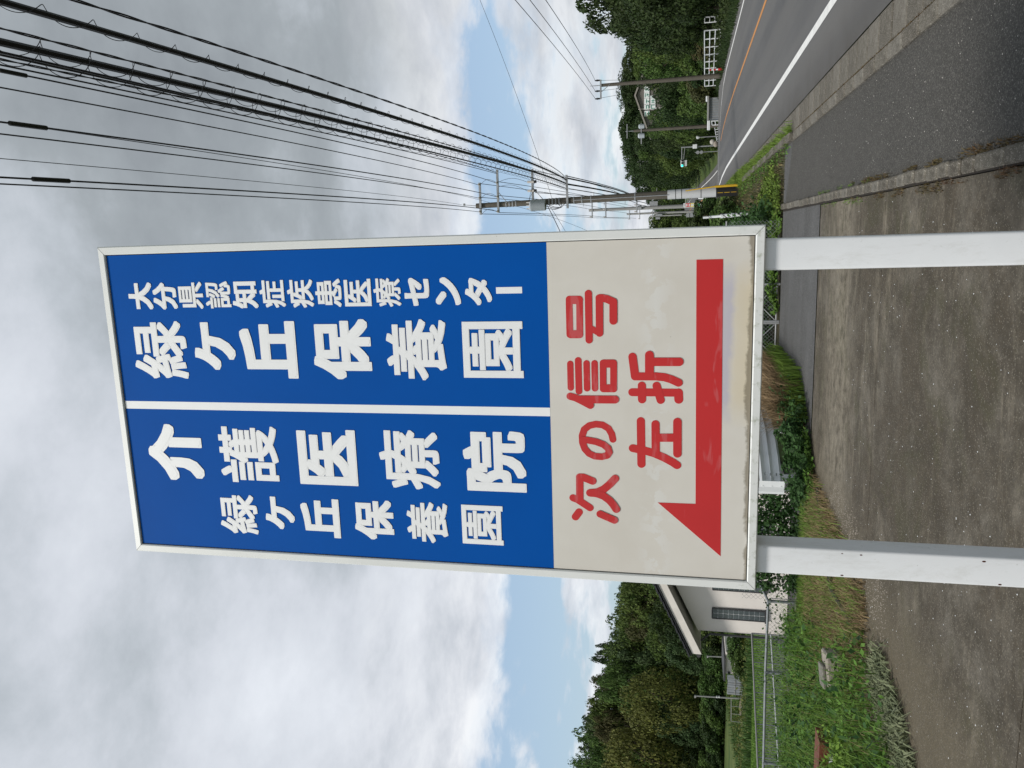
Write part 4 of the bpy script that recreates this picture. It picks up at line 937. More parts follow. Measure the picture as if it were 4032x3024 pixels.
# ------------------------------------------------------------------ hilltop building with lettered panels
HY = 122
M_hallroof = mat('hall_roof_edge', (0.30, 0.275, 0.245), 0.8, 0.2, 2.0)
hb = [atY(*p, HY) for p in ((2507, 377), (2545, 497), (2552, 262))]
rx, rzz_ = hb[0].x, hb[0].z; lx = hb[1].x; rx2 = hb[2].x; ez = (hb[1].z+hb[2].z)/2
hill_b = thing('hall', 'grey gabled hall on the hill with white panels of green letters', 'building', (rx, HY, tz(rx, HY)))
zb = tz(rx, HY)-0.5
part('wall', MB().prismY([(lx, zb), (rx2, zb), (rx2, ez), (rx, rzz_), (lx, ez)], HY, HY+14), M_hillb, hill_b)
rf = part('roof', MB().prismY([(lx-0.35, ez-0.05), (rx, rzz_+0.12), (rx2+0.35, ez-0.05), (rx2+0.35, ez+0.18), (rx, rzz_+0.36), (lx-0.35, ez+0.18)], HY-0.4, HY+14.4), M_hallroof, hill_b)
part('downpipe', MB().cyl((atY(2520, 430, HY).x, HY-0.1, zb), (atY(2515, 431, HY).x, HY-0.1, atY(2515, 431, HY).z), 0.07, n=8), M_fascia, hill_b)
for k in range(10):
    x = lx+0.4+(rx2-lx-0.8)*k/9
    part('wall_rib', MB().box((x-0.02, HY-0.03, zb), (x+0.02, HY, ez-0.1)), M_hillb, hill_b)
# panels: (py0, py1, px0, px1, strokes in panel space u right, v up)
def panel(py0, py1, px0, px1, st):
    a, b = atY(px1, py1, HY-0.15), atY(px0, py0, HY-0.15)
    p = part('letter_panel', MB().box((a.x, HY-0.16, a.z), (b.x, HY-0.06, b.z)), M_panel, hill_b)
    w, h = b.x-a.x, b.z-a.z
    for (u0, v0, u1, v1) in st:
        part('letter_stroke', MB().box((a.x+w*u0, HY-0.19, a.z+h*v0), (a.x+w*u1, HY-0.161, a.z+h*v1)), M_letter, p)
Zp = lambda y: 180+y/5.53
Xp = lambda x: 2480+x/5.53
panel(Zp(1420), Zp(1535), Xp(315), Xp(428), [(0.2, .72, .8, .84), (.12, .12, .88, .26)])
panel(Zp(1285), Zp(1385), Xp(312), Xp(425), [(0.15, .52, .85, .66), (.15, .1, .85, .22), (.72, .1, .85, .66)])
panel(Zp(1150), Zp(1270), Xp(312), Xp(423), [(0.15, .5, .85, .62), (.45, .1, .57, .62), (.3, .1, .45, .22)])
panel(Zp(1020), Zp(1135), Xp(312), Xp(425), [(0.15, .75, .85, .86), (.3, .4, .8, .52), (.55, .1, .66, .52), (.2, .1, .4, .22)])
panel(Zp(890), Zp(1008), Xp(312), Xp(425), [(0.2, .6, .8, .72), (.3, .3, .7, .42), (.2, .1, .4, .22)])
panel(Zp(1280), Zp(1380), Xp(447), Xp(556), [(0.12, .74, .88, .86), (.12, .15, .24, .86), (.76, .15, .88, .86)])
panel(Zp(1150), Zp(1262), Xp(447), Xp(556), [(0.2, .2, .3, .8), (.2, .45, .8, .55), (.5, .2, .62, .8)])
panel(Zp(1090), Zp(1140), Xp(447), Xp(500), [(0.2, .3, .8, .5)])

# ------------------------------------------------------------------ house with glass-block slits
HX0, HX1, HYF, HZ = -11.72, -7.3, 22.0, -0.85
hou = thing('house', 'cream rendered house with glass block windows and dark tiled roof', 'house', (-9.5, 22, HZ))
rxm = (HX0+HX1)/2; sl2 = 0.474; wz = 1.72; rdz = wz+(rxm-HX0)*sl2
part('wall', MB().prismY([(HX0, HZ-0.3), (HX1, HZ-0.3), (HX1, wz), (rxm, rdz), (HX0, wz)], HYF, HYF+7), M_wall, hou)
part('plinth', MB().box((HX0-0.015, HYF-0.02, HZ-0.3), (HX1+0.015, HYF+7.02, HZ+0.06)), M_yard, hou)
ex = 0.42; fy = HYF-0.62
for sgn, x0 in ((1, HX0), (-1, HX1)):
    xe = x0-sgn*ex; ze = wz-ex*sl2
    poly = [(xe, ze+0.10), (rxm, rdz+0.10), (rxm, rdz+0.15), (xe, ze+0.15)]
    r_ = part('roof', MB().prismY(poly, fy+0.02, HYF+7.5), M_soffit, hou)
    part('barge_board', MB().prismY([(xe, ze+0.10), (rxm, rdz+0.10), (rxm, rdz+0.36), (xe, ze+0.36)], fy-0.02, fy+0.02), M_fascia, r_)
    part('roof_deck', MB().prismY([(xe-sgn*0.05, ze+0.365), (rxm, rdz+0.365), (rxm, rdz+0.40), (xe-sgn*0.05, ze+0.40)], fy-0.06, HYF+7.6), M_tile, r_)
    part('eave_board', MB().box((min(xe, xe+sgn*0.03), fy+0.03, ze+0.11), (max(xe, xe+sgn*0.03), HYF+7.4, ze+0.36)), M_fascia, r_)
    nt_ = 11
    for k in range(nt_):
        t = k/nt_; xa = xe-sgn*0.07+(rxm-xe)*t; za = ze+0.42+(rdz-ze)*t
        xb = xa+(rxm-xe)/nt_*1.08; zb_ = za+(rdz-ze)/nt_
        part('roof_tile', MB().prismY([(xa, za), (xb, zb_-0.01), (xb, zb_+0.03), (xa, za+0.055)], fy-0.09, fy+0.28), M_tile, r_)
part('gutter_pipe', MB().cyl((HX0-ex-0.06, fy, wz-0.02), (HX0-ex-0.06, HYF+7.4, wz-0.02), 0.06, n=10), M_wframe, hou)
part('downpipe', MB().tube([(HX0-0.3, HYF-0.05, wz-0.1), (HX0-0.06, HYF-0.06, wz-0.35), (HX0-0.06, HYF-0.06, HZ)], 0.035, 8), M_wframe, hou)
def glass_slit(xc):
    z0, z1, w = -0.17, 1.30, 0.29
    wdw = part('window', MB().box((xc-w/2, HYF-0.03, z0), (xc+w/2, HYF-0.002, z1)), M_grout, hou)
    for sx in (-1, 1):
        part('frame', MB().box((xc+sx*(w/2+0.014)-0.014, HYF-0.05, z0-0.02), (xc+sx*(w/2+0.014)+0.014, HYF-0.001, z1+0.02)), M_wframe, wdw)
    part('frame', MB().box((xc-w/2, HYF-0.05, z1), (xc+w/2, HYF-0.001, z1+0.03)), M_wframe, wdw)
    part('sill', MB().box((xc-w/2-0.05, HYF-0.09, z0-0.05), (xc+w/2+0.05, HYF-0.001, z0-0.002)), M_wframe, wdw)
    for r in range(10):
        for c in range(2):
            xa = xc-w/2+0.008+c*w/2; za = z0+0.006+r*0.147
            part('glass_block', MB().bbox((xa, HYF-0.042, za), (xa+w/2-0.014, HYF-0.02, za+0.135), 0.006), M_glass, wdw)
for xc in (-11.12, -10.22, -9.3, -8.4): glass_slit(xc)
fence_curb = struct('yard_kerb', MB().bbox((-7.9, 15.1, -0.9), (-4.9, 15.35, -0.03), 0.02), M_kerb)
struct('yard_kerb', MB().bbox((-14, 15.16, -0.9), (-7.92, 15.32, -0.12), 0.02), M_kerb)

# ------------------------------------------------------------------ fences
def mesh_panel(x0, x1, z0, z1, Y, pitch=0.062, r=0.0022):
    """chain-link: crossed diagonal wires, z1 may be a function of x"""
    mb = MB(); n = int((x1-x0+(z1-z0))/(pitch*1.414))+2
    for s in (1, -1):
        for k in range(-2, n+2):
            c = x0+(k*pitch*1.414) if s == 1 else x0+(k*pitch*1.414)
            # line x = c + s*(z-z0) - (s==1)*(z1-z0)
            off = -(z1-z0) if s == 1 else 0
            pts = []
            za, zb2 = z0, z1
            xa, xb = c+off, c+off+(z1-z0)*s if s == 1 else c-(z1-z0)
            if s == -1: xa = c
            # clip to x range
            def clip(xa, za, xb, zb2):
                if xa == xb: return None
                t0, t1 = 0.0, 1.0
                for lim, sg in ((x0, 1), (x1, -1)):
                    da, db = sg*(xa-lim), sg*(xb-lim)
                    if da < 0 and db < 0: return None
                    if da < 0: t0 = max(t0, da/(da-db))
                    elif db < 0: t1 = min(t1, da/(da-db))
                if t1-t0 < 1e-3: return None
                return (xa+(xb-xa)*t0, za+(zb2-za)*t0, xa+(xb-xa)*t1, za+(zb2-za)*t1)
            q = clip(xa, za, xb, zb2)
            if q: mb.tube([(q[0], Y+s*0.002, q[1]), (q[2], Y+s*0.002, q[3])], r, 3, False)
    return mb
FYY = 15.0
fe = thing('chain_link_fence', 'low chain-link fence with grey pipe rail between weeds and house yard', 'fence', (-9, FYY, -0.1))
part('top_rail', MB().tube([(-13.6, FYY, 0.50), (-11, FYY, 0.515), (-8.67, FYY, 0.535), (-7.25, FYY, 0.525), (-6.85, FYY, 0.72), (-6.3, FYY, 1.05), (-4.6, FYY, 1.05)], 0.026, 10), M_galvd, fe, True)
for x, zt in ((-7.25, 0.52), (-8.80, 0.53), (-10.85, 0.51), (-12.9, 0.5), (-5.9, 1.05)):
    pp = part('post', MB().cyl((x, FYY, -0.6), (x, FYY, zt), 0.032, n=10), M_galvd, fe, True)
    part('collar', MB().cyl((x, FYY, zt-0.05), (x, FYY, zt+0.02), 0.04, n=10), M_galvd, pp, True)
    part('tension_bar', MB().cyl((x+0.06, FYY, -0.25), (x+0.06, FYY, zt-0.03), 0.008, n=6), M_galvd, pp)
part('bottom_rail', MB().tube([(-13.6, FYY, -0.12), (-7.25, FYY, -0.10)], 0.016, 8), M_galvd, fe)
stuff(part('wire_mesh', mesh_panel(-13.6, -7.28, -0.25, 0.50, FYY-0.01), M_galvd, fe))
stuff(part('wire_mesh', mesh_panel(-7.22, -4.75, -0.2, 1.03, FYY-0.01), M_galvd, fe))
for x in (-4.68, -4.93):
    pp = part('gate_post', MB().cyl((x, FYY, -0.3), (x, FYY, 1.15), 0.038, n=12), M_galvd, fe, True)
    for z in (0.35, 0.9): part('hinge', MB().cyl((x, FYY-0.01, z-0.03), (x, FYY-0.01, z+0.03), 0.05, n=10), M_galvd, pp, True)
# gate across the drive
gt = thing('chain_link_gate', 'chain-link drive gate with grey pipe frame at the end of the asphalt drive', 'gate', (-2.2, 19.3, 0))
for x0, x1 in ((-3.55, -3.09), (-3.03, -2.225), (-2.155, -1.33), (-1.25, 0.2)):
    part('bottom_rail', MB().tube([(x0, 19.3, 0.07), (x1, 19.3, 0.07)], 0.02, 8), M_galv, gt, True)
    part('top_rail', MB().tube([(x0, 19.3, 1.25), (x1, 19.3, 1.25)], 0.02, 8), M_galv, gt, True)
    stuff(part('wire_mesh', mesh_panel(x0, x1, 0.07, 1.25, 19.31, 0.064, 0.0026), M_galv, gt))
    if x1 < 0.1:
        part('brace', MB().cyl((x0+0.02, 19.29, 0.1), (x0+0.35, 19.29, 0.42), 0.012, n=6), M_galv, gt)
        part('brace', MB().cyl((x1-0.02, 19.29, 0.1), (x1-0.35, 19.29, 0.42), 0.012, n=6), M_galv, gt)
for x in (-3.06, -2.21, -2.17, -1.29):
    part('gate_post', MB().cyl((x-0.0, 19.3, 0.0), (x, 19.3, 1.3), 0.03, n=10), M_galv, gt, True)
# picketed mesh rail beside the house
rl = [atZ(2960, 2493, 0.30), atZ(2984, 3024, 0.30)]
d_ = (rl[1]-rl[0]); rl2 = rl[0]+d_*1.35
rf_ = thing('railing', 'thin grey picket railing leading away from the house corner over the lawn', 'railing', (rl[0].x, rl[0].y, -0.8))
part('top_rail', MB().tube([rl[0], rl2], 0.022, 8), M_pole2, rf_, True)
part('middle_rail', MB().tube([rl[0]-Vector((0, 0, .5)), rl2-Vector((0, 0, .5))], 0.016, 6), M_wpaint, rf_, True)
part('bottom_rail', MB().tube([rl[0]-Vector((0, 0, 1.05)), rl2-Vector((0, 0, 1.05))], 0.016, 6), M_galvd, rf_, True)
npk = 70
for k in range(npk+1):
    p = rl[0].lerp(rl2, k/npk)
    part('picket', MB().cyl(p-Vector((0, 0, 1.1)), p, 0.016 if k % 12 == 0 else 0.006, n=6), M_galvd, rf_)
# white guardrail whose end curls round behind the board
gpath = [(-4.52, 13.86), (-4.40, 14.05), (-4.15, 14.5), (-3.85, 15.2), (-3.68, 16.0), (-3.6, 17.5), (-3.55, 19.2)]
gl = thing('guardrail', 'white corrugated guardrail with rounded end, half buried in bushes', 'guardrail', (-4, 15, 0))
mbg = MB(); sec = [(0.0, 0.46), (0.03, 0.50), (-0.03, 0.58), (-0.03, 0.60), (0.03, 0.655), (-0.03, 0.71), (-0.03, 0.73), (0.03, 0.81), (0.0, 0.85)]
rows = []
for i, (x, y) in enumerate(gpath):
    xa, ya = gpath[max(0, i-1)]; xb, yb = gpath[min(len(gpath)-1, i+1)]; l = math.hypot(xb-xa, yb-ya); nx_, ny_ = (yb-ya)/l, -(xb-xa)/l
    rows.append([(x+nx_*d, y+ny_*d, z) for d, z in sec])
ns = len(sec); mbg.add([p for r in rows for p in r], [(i*ns+j, i*ns+j+1, (i+1)*ns+j+1, (i+1)*ns+j) for i in range(len(rows)-1) for j in range(ns-1)])
part('beam', mbg, M_wpaint, gl)
ee = MB(); arc = [(-4.52, 13.86), (-4.60, 13.84), (-4.66, 13.90), (-4.66, 14.0), (-4.60, 14.06)]
ee.add([p for (x, y) in [(-4.40, 13.83)]+arc for p in ((x, y, 0.44), (x, y, 0.47), (x, y, 0.84), (x, y, 0.87))], [(4*i+j, 4*i+j+1, 4*i+j+5, 4*i+j+4) for i in range(5) for j in range(3)])
part('end_wing', ee, M_wpaint, gl)
for x, y in ((-4.42, 14.15), (-3.85, 15.35), (-3.68, 17.0), (-3.65, 19.0)):
    part('post', MB().cyl((x, y, -0.2), (x, y, 0.8), 0.055, n=12), M_wpaint, gl, True)
for z in (0.56, 0.66, 0.76):
    part('bolt', MB().cyl((-4.33, 14.08, z), (-4.36, 14.05, z), 0.012, n=8), M_galvd, gl)
# short white marker post with peeling paint, entwined with creeper
wp0, wp1 = atY(3017, 836, 22.7), atY(2768, 857, 22.7)
wpt = thing('marker_post', 'short white post with flaking paint and creeper beside the pavement end', 'post', (wp0.x, 22.7, wp0.z))
part('shaft', MB().tube([(wp0.x, 22.7, -0.3), wp0, wp0.lerp(wp1, .35), wp0.lerp(wp1, .7), wp0.lerp(wp1, .72), wp1], [0.05, 0.05, 0.05, 0.052, 0.035, 0.032], 12), M_wpaint, wpt, True)
for t in (0.15, 0.35, 0.55, 0.70):
    p = wp0.lerp(wp1, t); part('clamp', MB().cyl(p-Vector((0, 0, .03)), p+Vector((0, 0, .03)), 0.062, n=12), M_wpaint, wpt, True)
hp = [wp0.lerp(wp1, t)+Vector((0.06*math.cos(t*26), 0.06*math.sin(t*26), 0)) for t in np.linspace(0, 1, 50)]
part('creeper', MB().tube(hp, 0.007, 4), M_bark, wpt)
# white pipe fences across the road
def pipe_fence(label, a, b, h, npst, nr, r=0.03, z_of=None):
    t = thing('pipe_fence', label, 'fence', (a[0], a[1], tz(*a)))
    A_, B2 = Vector((a[0], a[1], tz(*a)+0.05)), Vector((b[0], b[1], tz(*b)+0.05))
    for k in range(npst):
        p = A_.lerp(B2, k/(npst-1)); part('post', MB().cyl(p-Vector((0, 0, .2)), p+Vector((0, 0, h)), r*1.15, n=8), M_wpaint, t, True)
    for k in range(nr):
        o = Vector((0, -0.02, h*(0.98-0.27*k))); part('rail', MB().tube([A_+o, B2+o], r, 8), M_wpaint, t, True)
    return t
fa, fb = atY(2851, 114, 52), atY(2818, 336, 66)
pipe_fence('white four-rail pipe fence across the road in front of creepers', (fa.x, 52), (fb.x, 66), 1.2, 9, 4, 0.035)
pf = atY(2838, 84, 54); pipe_fence('short double white rail post set before the long pipe fence', (pf.x, 54), (pf.x+0.35, 54.1), 1.15, 2, 3, 0.03)
fa, fb = atY(2812, 500, 78), atY(2812, 548, 80); pipe_fence('small white pipe fence beside the transformer pole', (fa.x, 78), (fb.x, 82), 1.1, 7, 3, 0.03)
fa, fb = atY(2812, 476, 74), atY(2812, 492, 75); pipe_fence('stubby white rail gate between shed roof and transformer pole', (fa.x, 74), (fb.x, 75), 1.1, 2, 3, 0.04)
b0 = atY(2850, 271, 52)
bl = thing('bollard', 'short red and white striped bollard in front of the pipe fence', 'bollard', (b0.x, 52, tz(b0.x, 52)))
for k in range(7):
    z = tz(b0.x, 52)+k*0.13; part('band', MB().cyl((b0.x, 52, z), (b0.x, 52, z+0.13), 0.075 if k < 3 else 0.05, n=10), M_red if (k % 2 == 0 or k < 2) else M_wpaint, bl, True)
# low grey sheet-metal lean-to and white tank beside the road
sh = atY(2818, 425, 70); sw = 1.7
ls = thing('lean_to', 'low grey corrugated lean-to with white box at the road edge', 'shed', (sh.x, 70, tz(sh.x, 70)))
zz = sh.z
part('side', MB().box((sh.x-0.85, 70, zz-0.6), (sh.x+0.85, 71, zz+0.55)), M_metalroof, ls)
for k in range(9): part('rib', MB().box((sh.x-0.82+k*0.2, 69.96, zz-0.5), (sh.x-0.79+k*0.2, 70.0, zz+0.54)), M_pole2, ls)
part('roof', MB().box((sh.x-0.95, 69.8, zz+0.55), (sh.x+0.95, 71.1, zz+0.66)), M_pole2, ls)
part('box', MB().bbox((sh.x-1.7, 69.9, zz+0.42), (sh.x-0.98, 70.5, zz+0.66), 0.03), M_wpaint, ls)
part('box', MB().bbox((sh.x+0.6, 69.9, zz+0.665), (sh.x+1.0, 70.5, zz+0.80), 0.03), M_wpaint, ls)
# painted boulder figure and clipped yellow bush
bo = atY(2805, 560, 76)
def blob(c, rx_, ry_, rz_, seed, n=14, m=10):
    r2 = np.random.default_rng(seed); mb = MB(); vs = []
    for i in range(m+1):
        th = math.pi*i/m
        for j in range(n):
            ph = 2*math.pi*j/n; k = 1+0.10*math.sin(3*ph+seed)*math.sin(th)+r2.uniform(-.04, .04)
            vs.append((c[0]+rx_*k*math.sin(th)*math.cos(ph), c[1]+ry_*k*math.sin(th)*math.sin(ph), c[2]+rz_*k*math.cos(th)))
    mb.add(vs, [(i*n+j, (i+1)*n+j, (i+1)*n+(j+1) % n, i*n+(j+1) % n) for i in range(m) for j in range(n)]); return mb
st_ = thing('boulder', 'cream topped brown boulder stack by the signal pole', 'boulder', (bo.x, 76, bo.z-0.6))
part('stone', blob((bo.x-0.18, 76, bo.z-0.3), 0.27, 0.26, 0.22, 3), M_stone, st_, True)
part('stone', blob((bo.x+0.05, 76, bo.z+0.0), 0.24, 0.23, 0.22, 5), M_soffit, st_, True)
tree_px('bush2', L_olive, 588, 2793, 77, 0.5, 'shrub', 'small clipped yellowish bush at the foot of the signal pole', None, 'shrub', False)

# ------------------------------------------------------------------ traffic signals and road signs
def signal(label, pole_px, arm_px, box0, box1, Y, lit):
    """pixels: pole foot/top (px,py), arm level px, signal box py range"""
    pt, pb = atY(arm_px, pole_px, Y), atY(2800, pole_px-3, Y)
    t = thing('traffic_signal', label, 'traffic signal', (pt.x, Y, zr(Y)))
    part('pole', MB().tube([(pt.x, Y, zr(Y)-0.3), (pt.x, Y, pt.z+0.1)], [0.10, 0.075], 12), M_galv, t, True)
    a, b = atY(arm_px, box0, Y), atY(arm_px, box1, Y); xr, xl_ = max(a.x, b.x), min(a.x, b.x)
    near = xr if abs(xr-pt.x) < abs(xl_-pt.x) else xl_
    part('arm', MB().tube([(pt.x, Y, pt.z), (near, Y, pt.z)], 0.045, 8), M_galv, t, True)
    part('arm', MB().tube([(pt.x, Y, pt.z-0.35), (near, Y, pt.z-0.22)], 0.03, 8), M_galv, t, True)
    hz = pt.z-0.05
    hs = part('housing', MB().bbox((xl_, Y-0.12, hz-0.21), (xr, Y+0.06, hz+0.21), 0.08), M_sigbox, t)
    for k in range(3):
        cx_ = xl_+(xr-xl_)*(k+0.5)/3; r = (xr-xl_)/3*0.40; mb = MB()
        mb.tube([(cx_, Y-0.15, hz), (cx_, Y-0.121, hz)], r, 20)
        part('lens', mb, M_teal if k == 0 else M_cardark, hs)
        vz = MB(); vz.add([(cx_+r*1.1*math.cos(a_), Y-d, hz+r*1.1*math.sin(a_)) for a_ in np.linspace(0.15, math.pi-0.15, 9) for d in (0.12, 0.34)], [(2*i, 2*i+1, 2*i+3, 2*i+2) for i in range(8)])
        part('visor', vz, M_sigbox, hs)
    part('back_plate', MB().box((xl_+0.1, Y-0.05, hz-0.55), (xr-0.1, Y-0.02, hz-0.27)), M_sigbox, t)
    return t
sg = signal('traffic signal with green lens on an arm in front of the dark trees', 580, 2685, 628, 658, 100, 0)
part('controller_box', MB().bbox((atY(2742, 579, 100).x-0.18, 99.6, atY(2745, 579, 100).z), (atY(2742, 579, 100).x+0.3, 99.88, atY(2741, 579, 100).z+0.4), 0.03), M_wpaint, sg)
signal('traffic signal with green lens half hidden behind the brown utility pole', 806, 2700, 760, 782, 128, 0)
def road_sign(label, py, px0, px1, base, Y, shape):
    a = atY(px0, py, Y); t = thing('road_sign', label, 'road sign', (a.x, Y, zr(Y)))
    part('pole', MB().cyl((a.x, Y, zr(Y)-0.2), (a.x, Y, a.z+0.1), 0.04, n=8), M_galv, t, True)
    for k in range(2):
        z = a.z-0.2-0.38*k
        if shape == 'disc': part('plate', MB().tube([(a.x-0.02, Y-0.06, z), (a.x-0.02, Y-0.045, z)], 0.18, 20), M_galv, t)
        else: part('plate', MB().bbox((a.x-0.2, Y-0.07, z-0.17), (a.x+0.2, Y-0.05, z+0.15), 0.008), M_galv, t)
    return t
road_sign('pole with two grey round sign backs near the yellow bush', 600, 2740, 2765, 0, 90, 'disc')
road_sign('slim grey sign pole with square plates left of the shop sign', 848, 2700, 2765, 0, 82, 'sq')
lp = atY(2744, 541, 80); lt = thing('lamp_post', 'short pale lamp post with flared head behind the small pipe fence', 'lamp post', (lp.x, 80, tz(lp.x, 80)))
part('pole', MB().cyl((lp.x, 80, tz(lp.x, 80)-0.2), (lp.x, 80, lp.z-0.2), 0.05, 0.04, 8), M_galv, lt, True)
part('lamp_head', MB().lathe((lp.x, 80, lp.z-0.3), [(0.05, 0), (0.16, 0.22), (0.14, 0.32), (0.03, 0.36)], 12), M_sigbox, lt, True)
# tall shop sign on the second pole
s0, s1_ = atY(2759, 814, 69.5), atY(2692, 800, 69.5)
vs_ = thing('shop_sign', 'narrow upright shop sign in white, red, yellow and green on the grey pole', 'sign', (s0.x, 69.5, s0.z))
x0, x1, z0, z1 = s0.x, s1_.x, s0.z, s1_.z; hh = z1-z0
part('board', MB().bbox((x0, 69.42, z0), (x1, 69.5, z1), 0.02), M_panel, vs_)
M_sred = mat('shop_red', (0.55, 0.02, 0.025), 0.4); M_syel = mat('shop_yellow', (0.72, 0.60, 0.05), 0.4); M_sgrn = mat('shop_green', (0.02, 0.30, 0.10), 0.4)
def seg(v0, v1, m, u0=0.06, u1=0.94, d=0.004): return part('print', MB().box((x0+(x1-x0)*u0, 69.42-d, z0+hh*v0), (x0+(x1-x0)*u1, 69.419, z0+hh*v1)), m, vs_)
seg(0.60, 0.88, M_sred); seg(0.38, 0.60, M_syel, d=0.003); seg(0.24, 0.38, M_syel, d=0.005); seg(0.04, 0.15, M_sgrn, 0.15, 0.85); seg(0.17, 0.21, M_sgrn, 0.38, 0.62); seg(0.91, 0.95, M_galvd, 0.15, 0.85)
for v in (0.78, 0.63, 0.50, 0.41): 
    seg(v, v+0.075, M_panel, 0.22, 0.78, 0.009); seg(v+0.025, v+0.045, M_sred if v > .6 else M_galvd, 0.38, 0.62, 0.012)
seg(0.28, 0.34, M_galvd, 0.3, 0.7, 0.009)
for z in (z0+0.3*hh, z0+0.8*hh): part('bracket', MB().box((min(x1, p2.x)-0.1, 69.5, z-0.03), (p2.x+0.05, 69.85, z+0.03)), M_galv, vs_)
# striped hazard boards low on that pole
for i, (px0_, px1_, py0_, py1_, Yb) in enumerate(((2790, 2813, 796, 806, 69.0), (2799, 2812, 812, 826, 73.0))):
    a, b = atY(px1_, py1_, Yb), atY(px0_, py0_, Yb)
    hz_ = thing('hazard_board', ('yellow and black striped hazard board under the shop sign', 'small yellow hazard plate wrapped on the grey pole foot')[i], 'hazard board', (a.x, Yb, zr(Yb)))
    part('board', MB().box((a.x, Yb, a.z), (b.x, Yb+0.03, b.z)), M_yellow, hz_)
    for k in range(2):
        xx = a.x+(b.x-a.x)*(0.28+0.38*k); part('stripe', MB().box((xx, Yb-0.005, a.z), (xx+(b.x-a.x)*0.12, Yb-0.001, b.z)), M_black, hz_)
    for k in (0.2, 0.8): part('leg', MB().cyl((a.x+(b.x-a.x)*k, Yb+0.02, zr(Yb)-0.1), (a.x+(b.x-a.x)*k, Yb+0.02, a.z), 0.02, n=6), M_galv, hz_)
# white van waiting far off at the junction
vx, vy = atY(2725, 768, 150).x, 150; vz_ = zr(vy)
van = thing('van', 'small white van far down the road behind the utility pole', 'van', (vx, vy, vz_))
part('body', MB().prismX([(vy-1.7, vz_+0.3), (vy+1.7, vz_+0.3), (vy+1.7, vz_+1.8), (vy-1.0, vz_+1.85), (vy-1.45, vz_+1.05), (vy-1.7, vz_+0.95)], vx-0.75, vx+0.75), M_wpaint, van)
part('windscreen', MB().add([(vx-0.66, vy-1.44, vz_+1.1), (vx+0.66, vy-1.44, vz_+1.1), (vx+0.62, vy-1.06, vz_+1.75), (vx-0.62, vy-1.06, vz_+1.75)], [(0, 1, 2, 3)]), M_cardark, van)
part('bumper', MB().bbox((vx-0.75, vy-1.78, vz_+0.28), (vx+0.75, vy-1.68, vz_+0.5), 0.03), M_cardark, van)
for sx in (-1, 1):
    part('headlight', MB().bbox((vx+sx*0.55-0.13, vy-1.74, vz_+0.66), (vx+sx*0.55+0.13, vy-1.69, vz_+0.84), 0.02), M_porc, van)
    for yy in (-1.1, 1.1): part('wheel', MB().tube([(vx+sx*0.6, vy+yy, vz_+0.3), (vx+sx*0.77, vy+yy, vz_+0.3)], 0.3, 14), M_black, van)

# ------------------------------------------------------------------ field side: shed, poles, heap
def lowz(px, py, z): return atZ(px, py, z)
sy = 52; c0, c1 = atY(2909, 2656, sy), atY(2857, 2587, sy)
shd = thing('shed', 'low cream shed with dark flat roof at the edge of the field', 'shed', (c0.x, sy, c0.z))
part('wall', MB().box((c0.x, sy, c0.z-0.6), (c1.x+0.4, sy+2.5, c1.z)), M_wall, shd)
part('roof', MB().box((atY(2855, 2673, sy).x, sy-0.3, c1.z), (atY(2855, 2580, sy).x, sy+2.8, c1.z+0.12)), M_wframe, shd)
part('vent', MB().box((atY(2870, 2648, sy).x-0.08, sy-0.02, atY(2870, 2648, sy).z-0.08), (atY(2870, 2648, sy).x+0.08, sy, atY(2870, 2648, sy).z+0.08)), M_wframe, shd)
d0, d1 = atY(2909, 2738, sy-0.6), atY(2864, 2657, sy-0.6)
pan = thing('sheet_screen', 'grey corrugated sheet screen leaning beside the cream shed', 'screen', (d0.x, sy-0.6, d0.z))
for k in range(4):
    xa = d0.x+(d1.x-d0.x)*k/4; part('sheet', MB().box((xa+0.01, sy-0.6-0.01*(k % 2), d0.z-0.4), (xa+(d1.x-d0.x)/4-0.01, sy-0.55, d1.z-0.02*(k % 3))), M_metalroof, pan)
    part('batten', MB().box((xa+0.02, sy-0.64, d0.z+0.25), (xa+(d1.x-d0.x)/4-0.02, sy-0.612, d0.z+0.30)), M_pole2, pan)
    part('rib', MB().box((xa+0.14, sy-0.63, d0.z-0.3), (xa+0.16, sy-0.612, d1.z-0.05)), M_pole2, pan)
for i, (pt_, pb_, py_, Yq) in enumerate(((2784, 2850, 2584, 60), (2735, 2880, 2740, 50))):
    a, b = atY(pt_, py_, Yq), atY(pb_, py_+6*i, Yq)
    t = thing('pole', ('thin white pole behind the shed roof', 'pale field pole with two white bands beside the sheet screen')[i], 'pole', (b.x, Yq, tz(b.x, Yq)))
    part('shaft', MB().tube([(b.x, Yq, tz(b.x, Yq)-0.2), a], [0.06, 0.045], 8), M_pole2, t, True)
    part('cap', MB().box((a.x-0.12, Yq-0.05, a.z-0.1), (a.x+0.05, Yq+0.05, a.z+0.02)), M_pole2, t)
    if i: 
        for z in (0.62, 0.68): p = b.lerp(a, 1-z); part('band', MB().cyl(p, p+Vector((0, 0, .07)), 0.07, n=8), M_wpaint, t)
hr0, hr1 = atY(2879, 2750, 50), atY(2879, 2840, 50)
hr = thing('pipe_rail', 'long thin pale rail standing on the grass beside the field pole', 'rail', (hr1.x, 50, hr0.z-0.9))
part('rail', MB().tube([hr0, hr1], 0.022, 6), M_pole2, hr)
for k in range(4): p = hr0.lerp(hr1, k/3); part('leg', MB().cyl((p.x, p.y, tz(p.x, p.y)-0.1), p, 0.018, n=6), M_pole2, hr)
mh = atZ(2925, 2790, -2.1)
hp_ = part('dirt_heap', blob((mh.x, mh.y, tz(mh.x, mh.y)+0.05), 1.3, 0.8, 0.35, 8), M_path, None, True); tag(hp_, 'brown heap of soil in the grass below the field rail', 'soil heap')
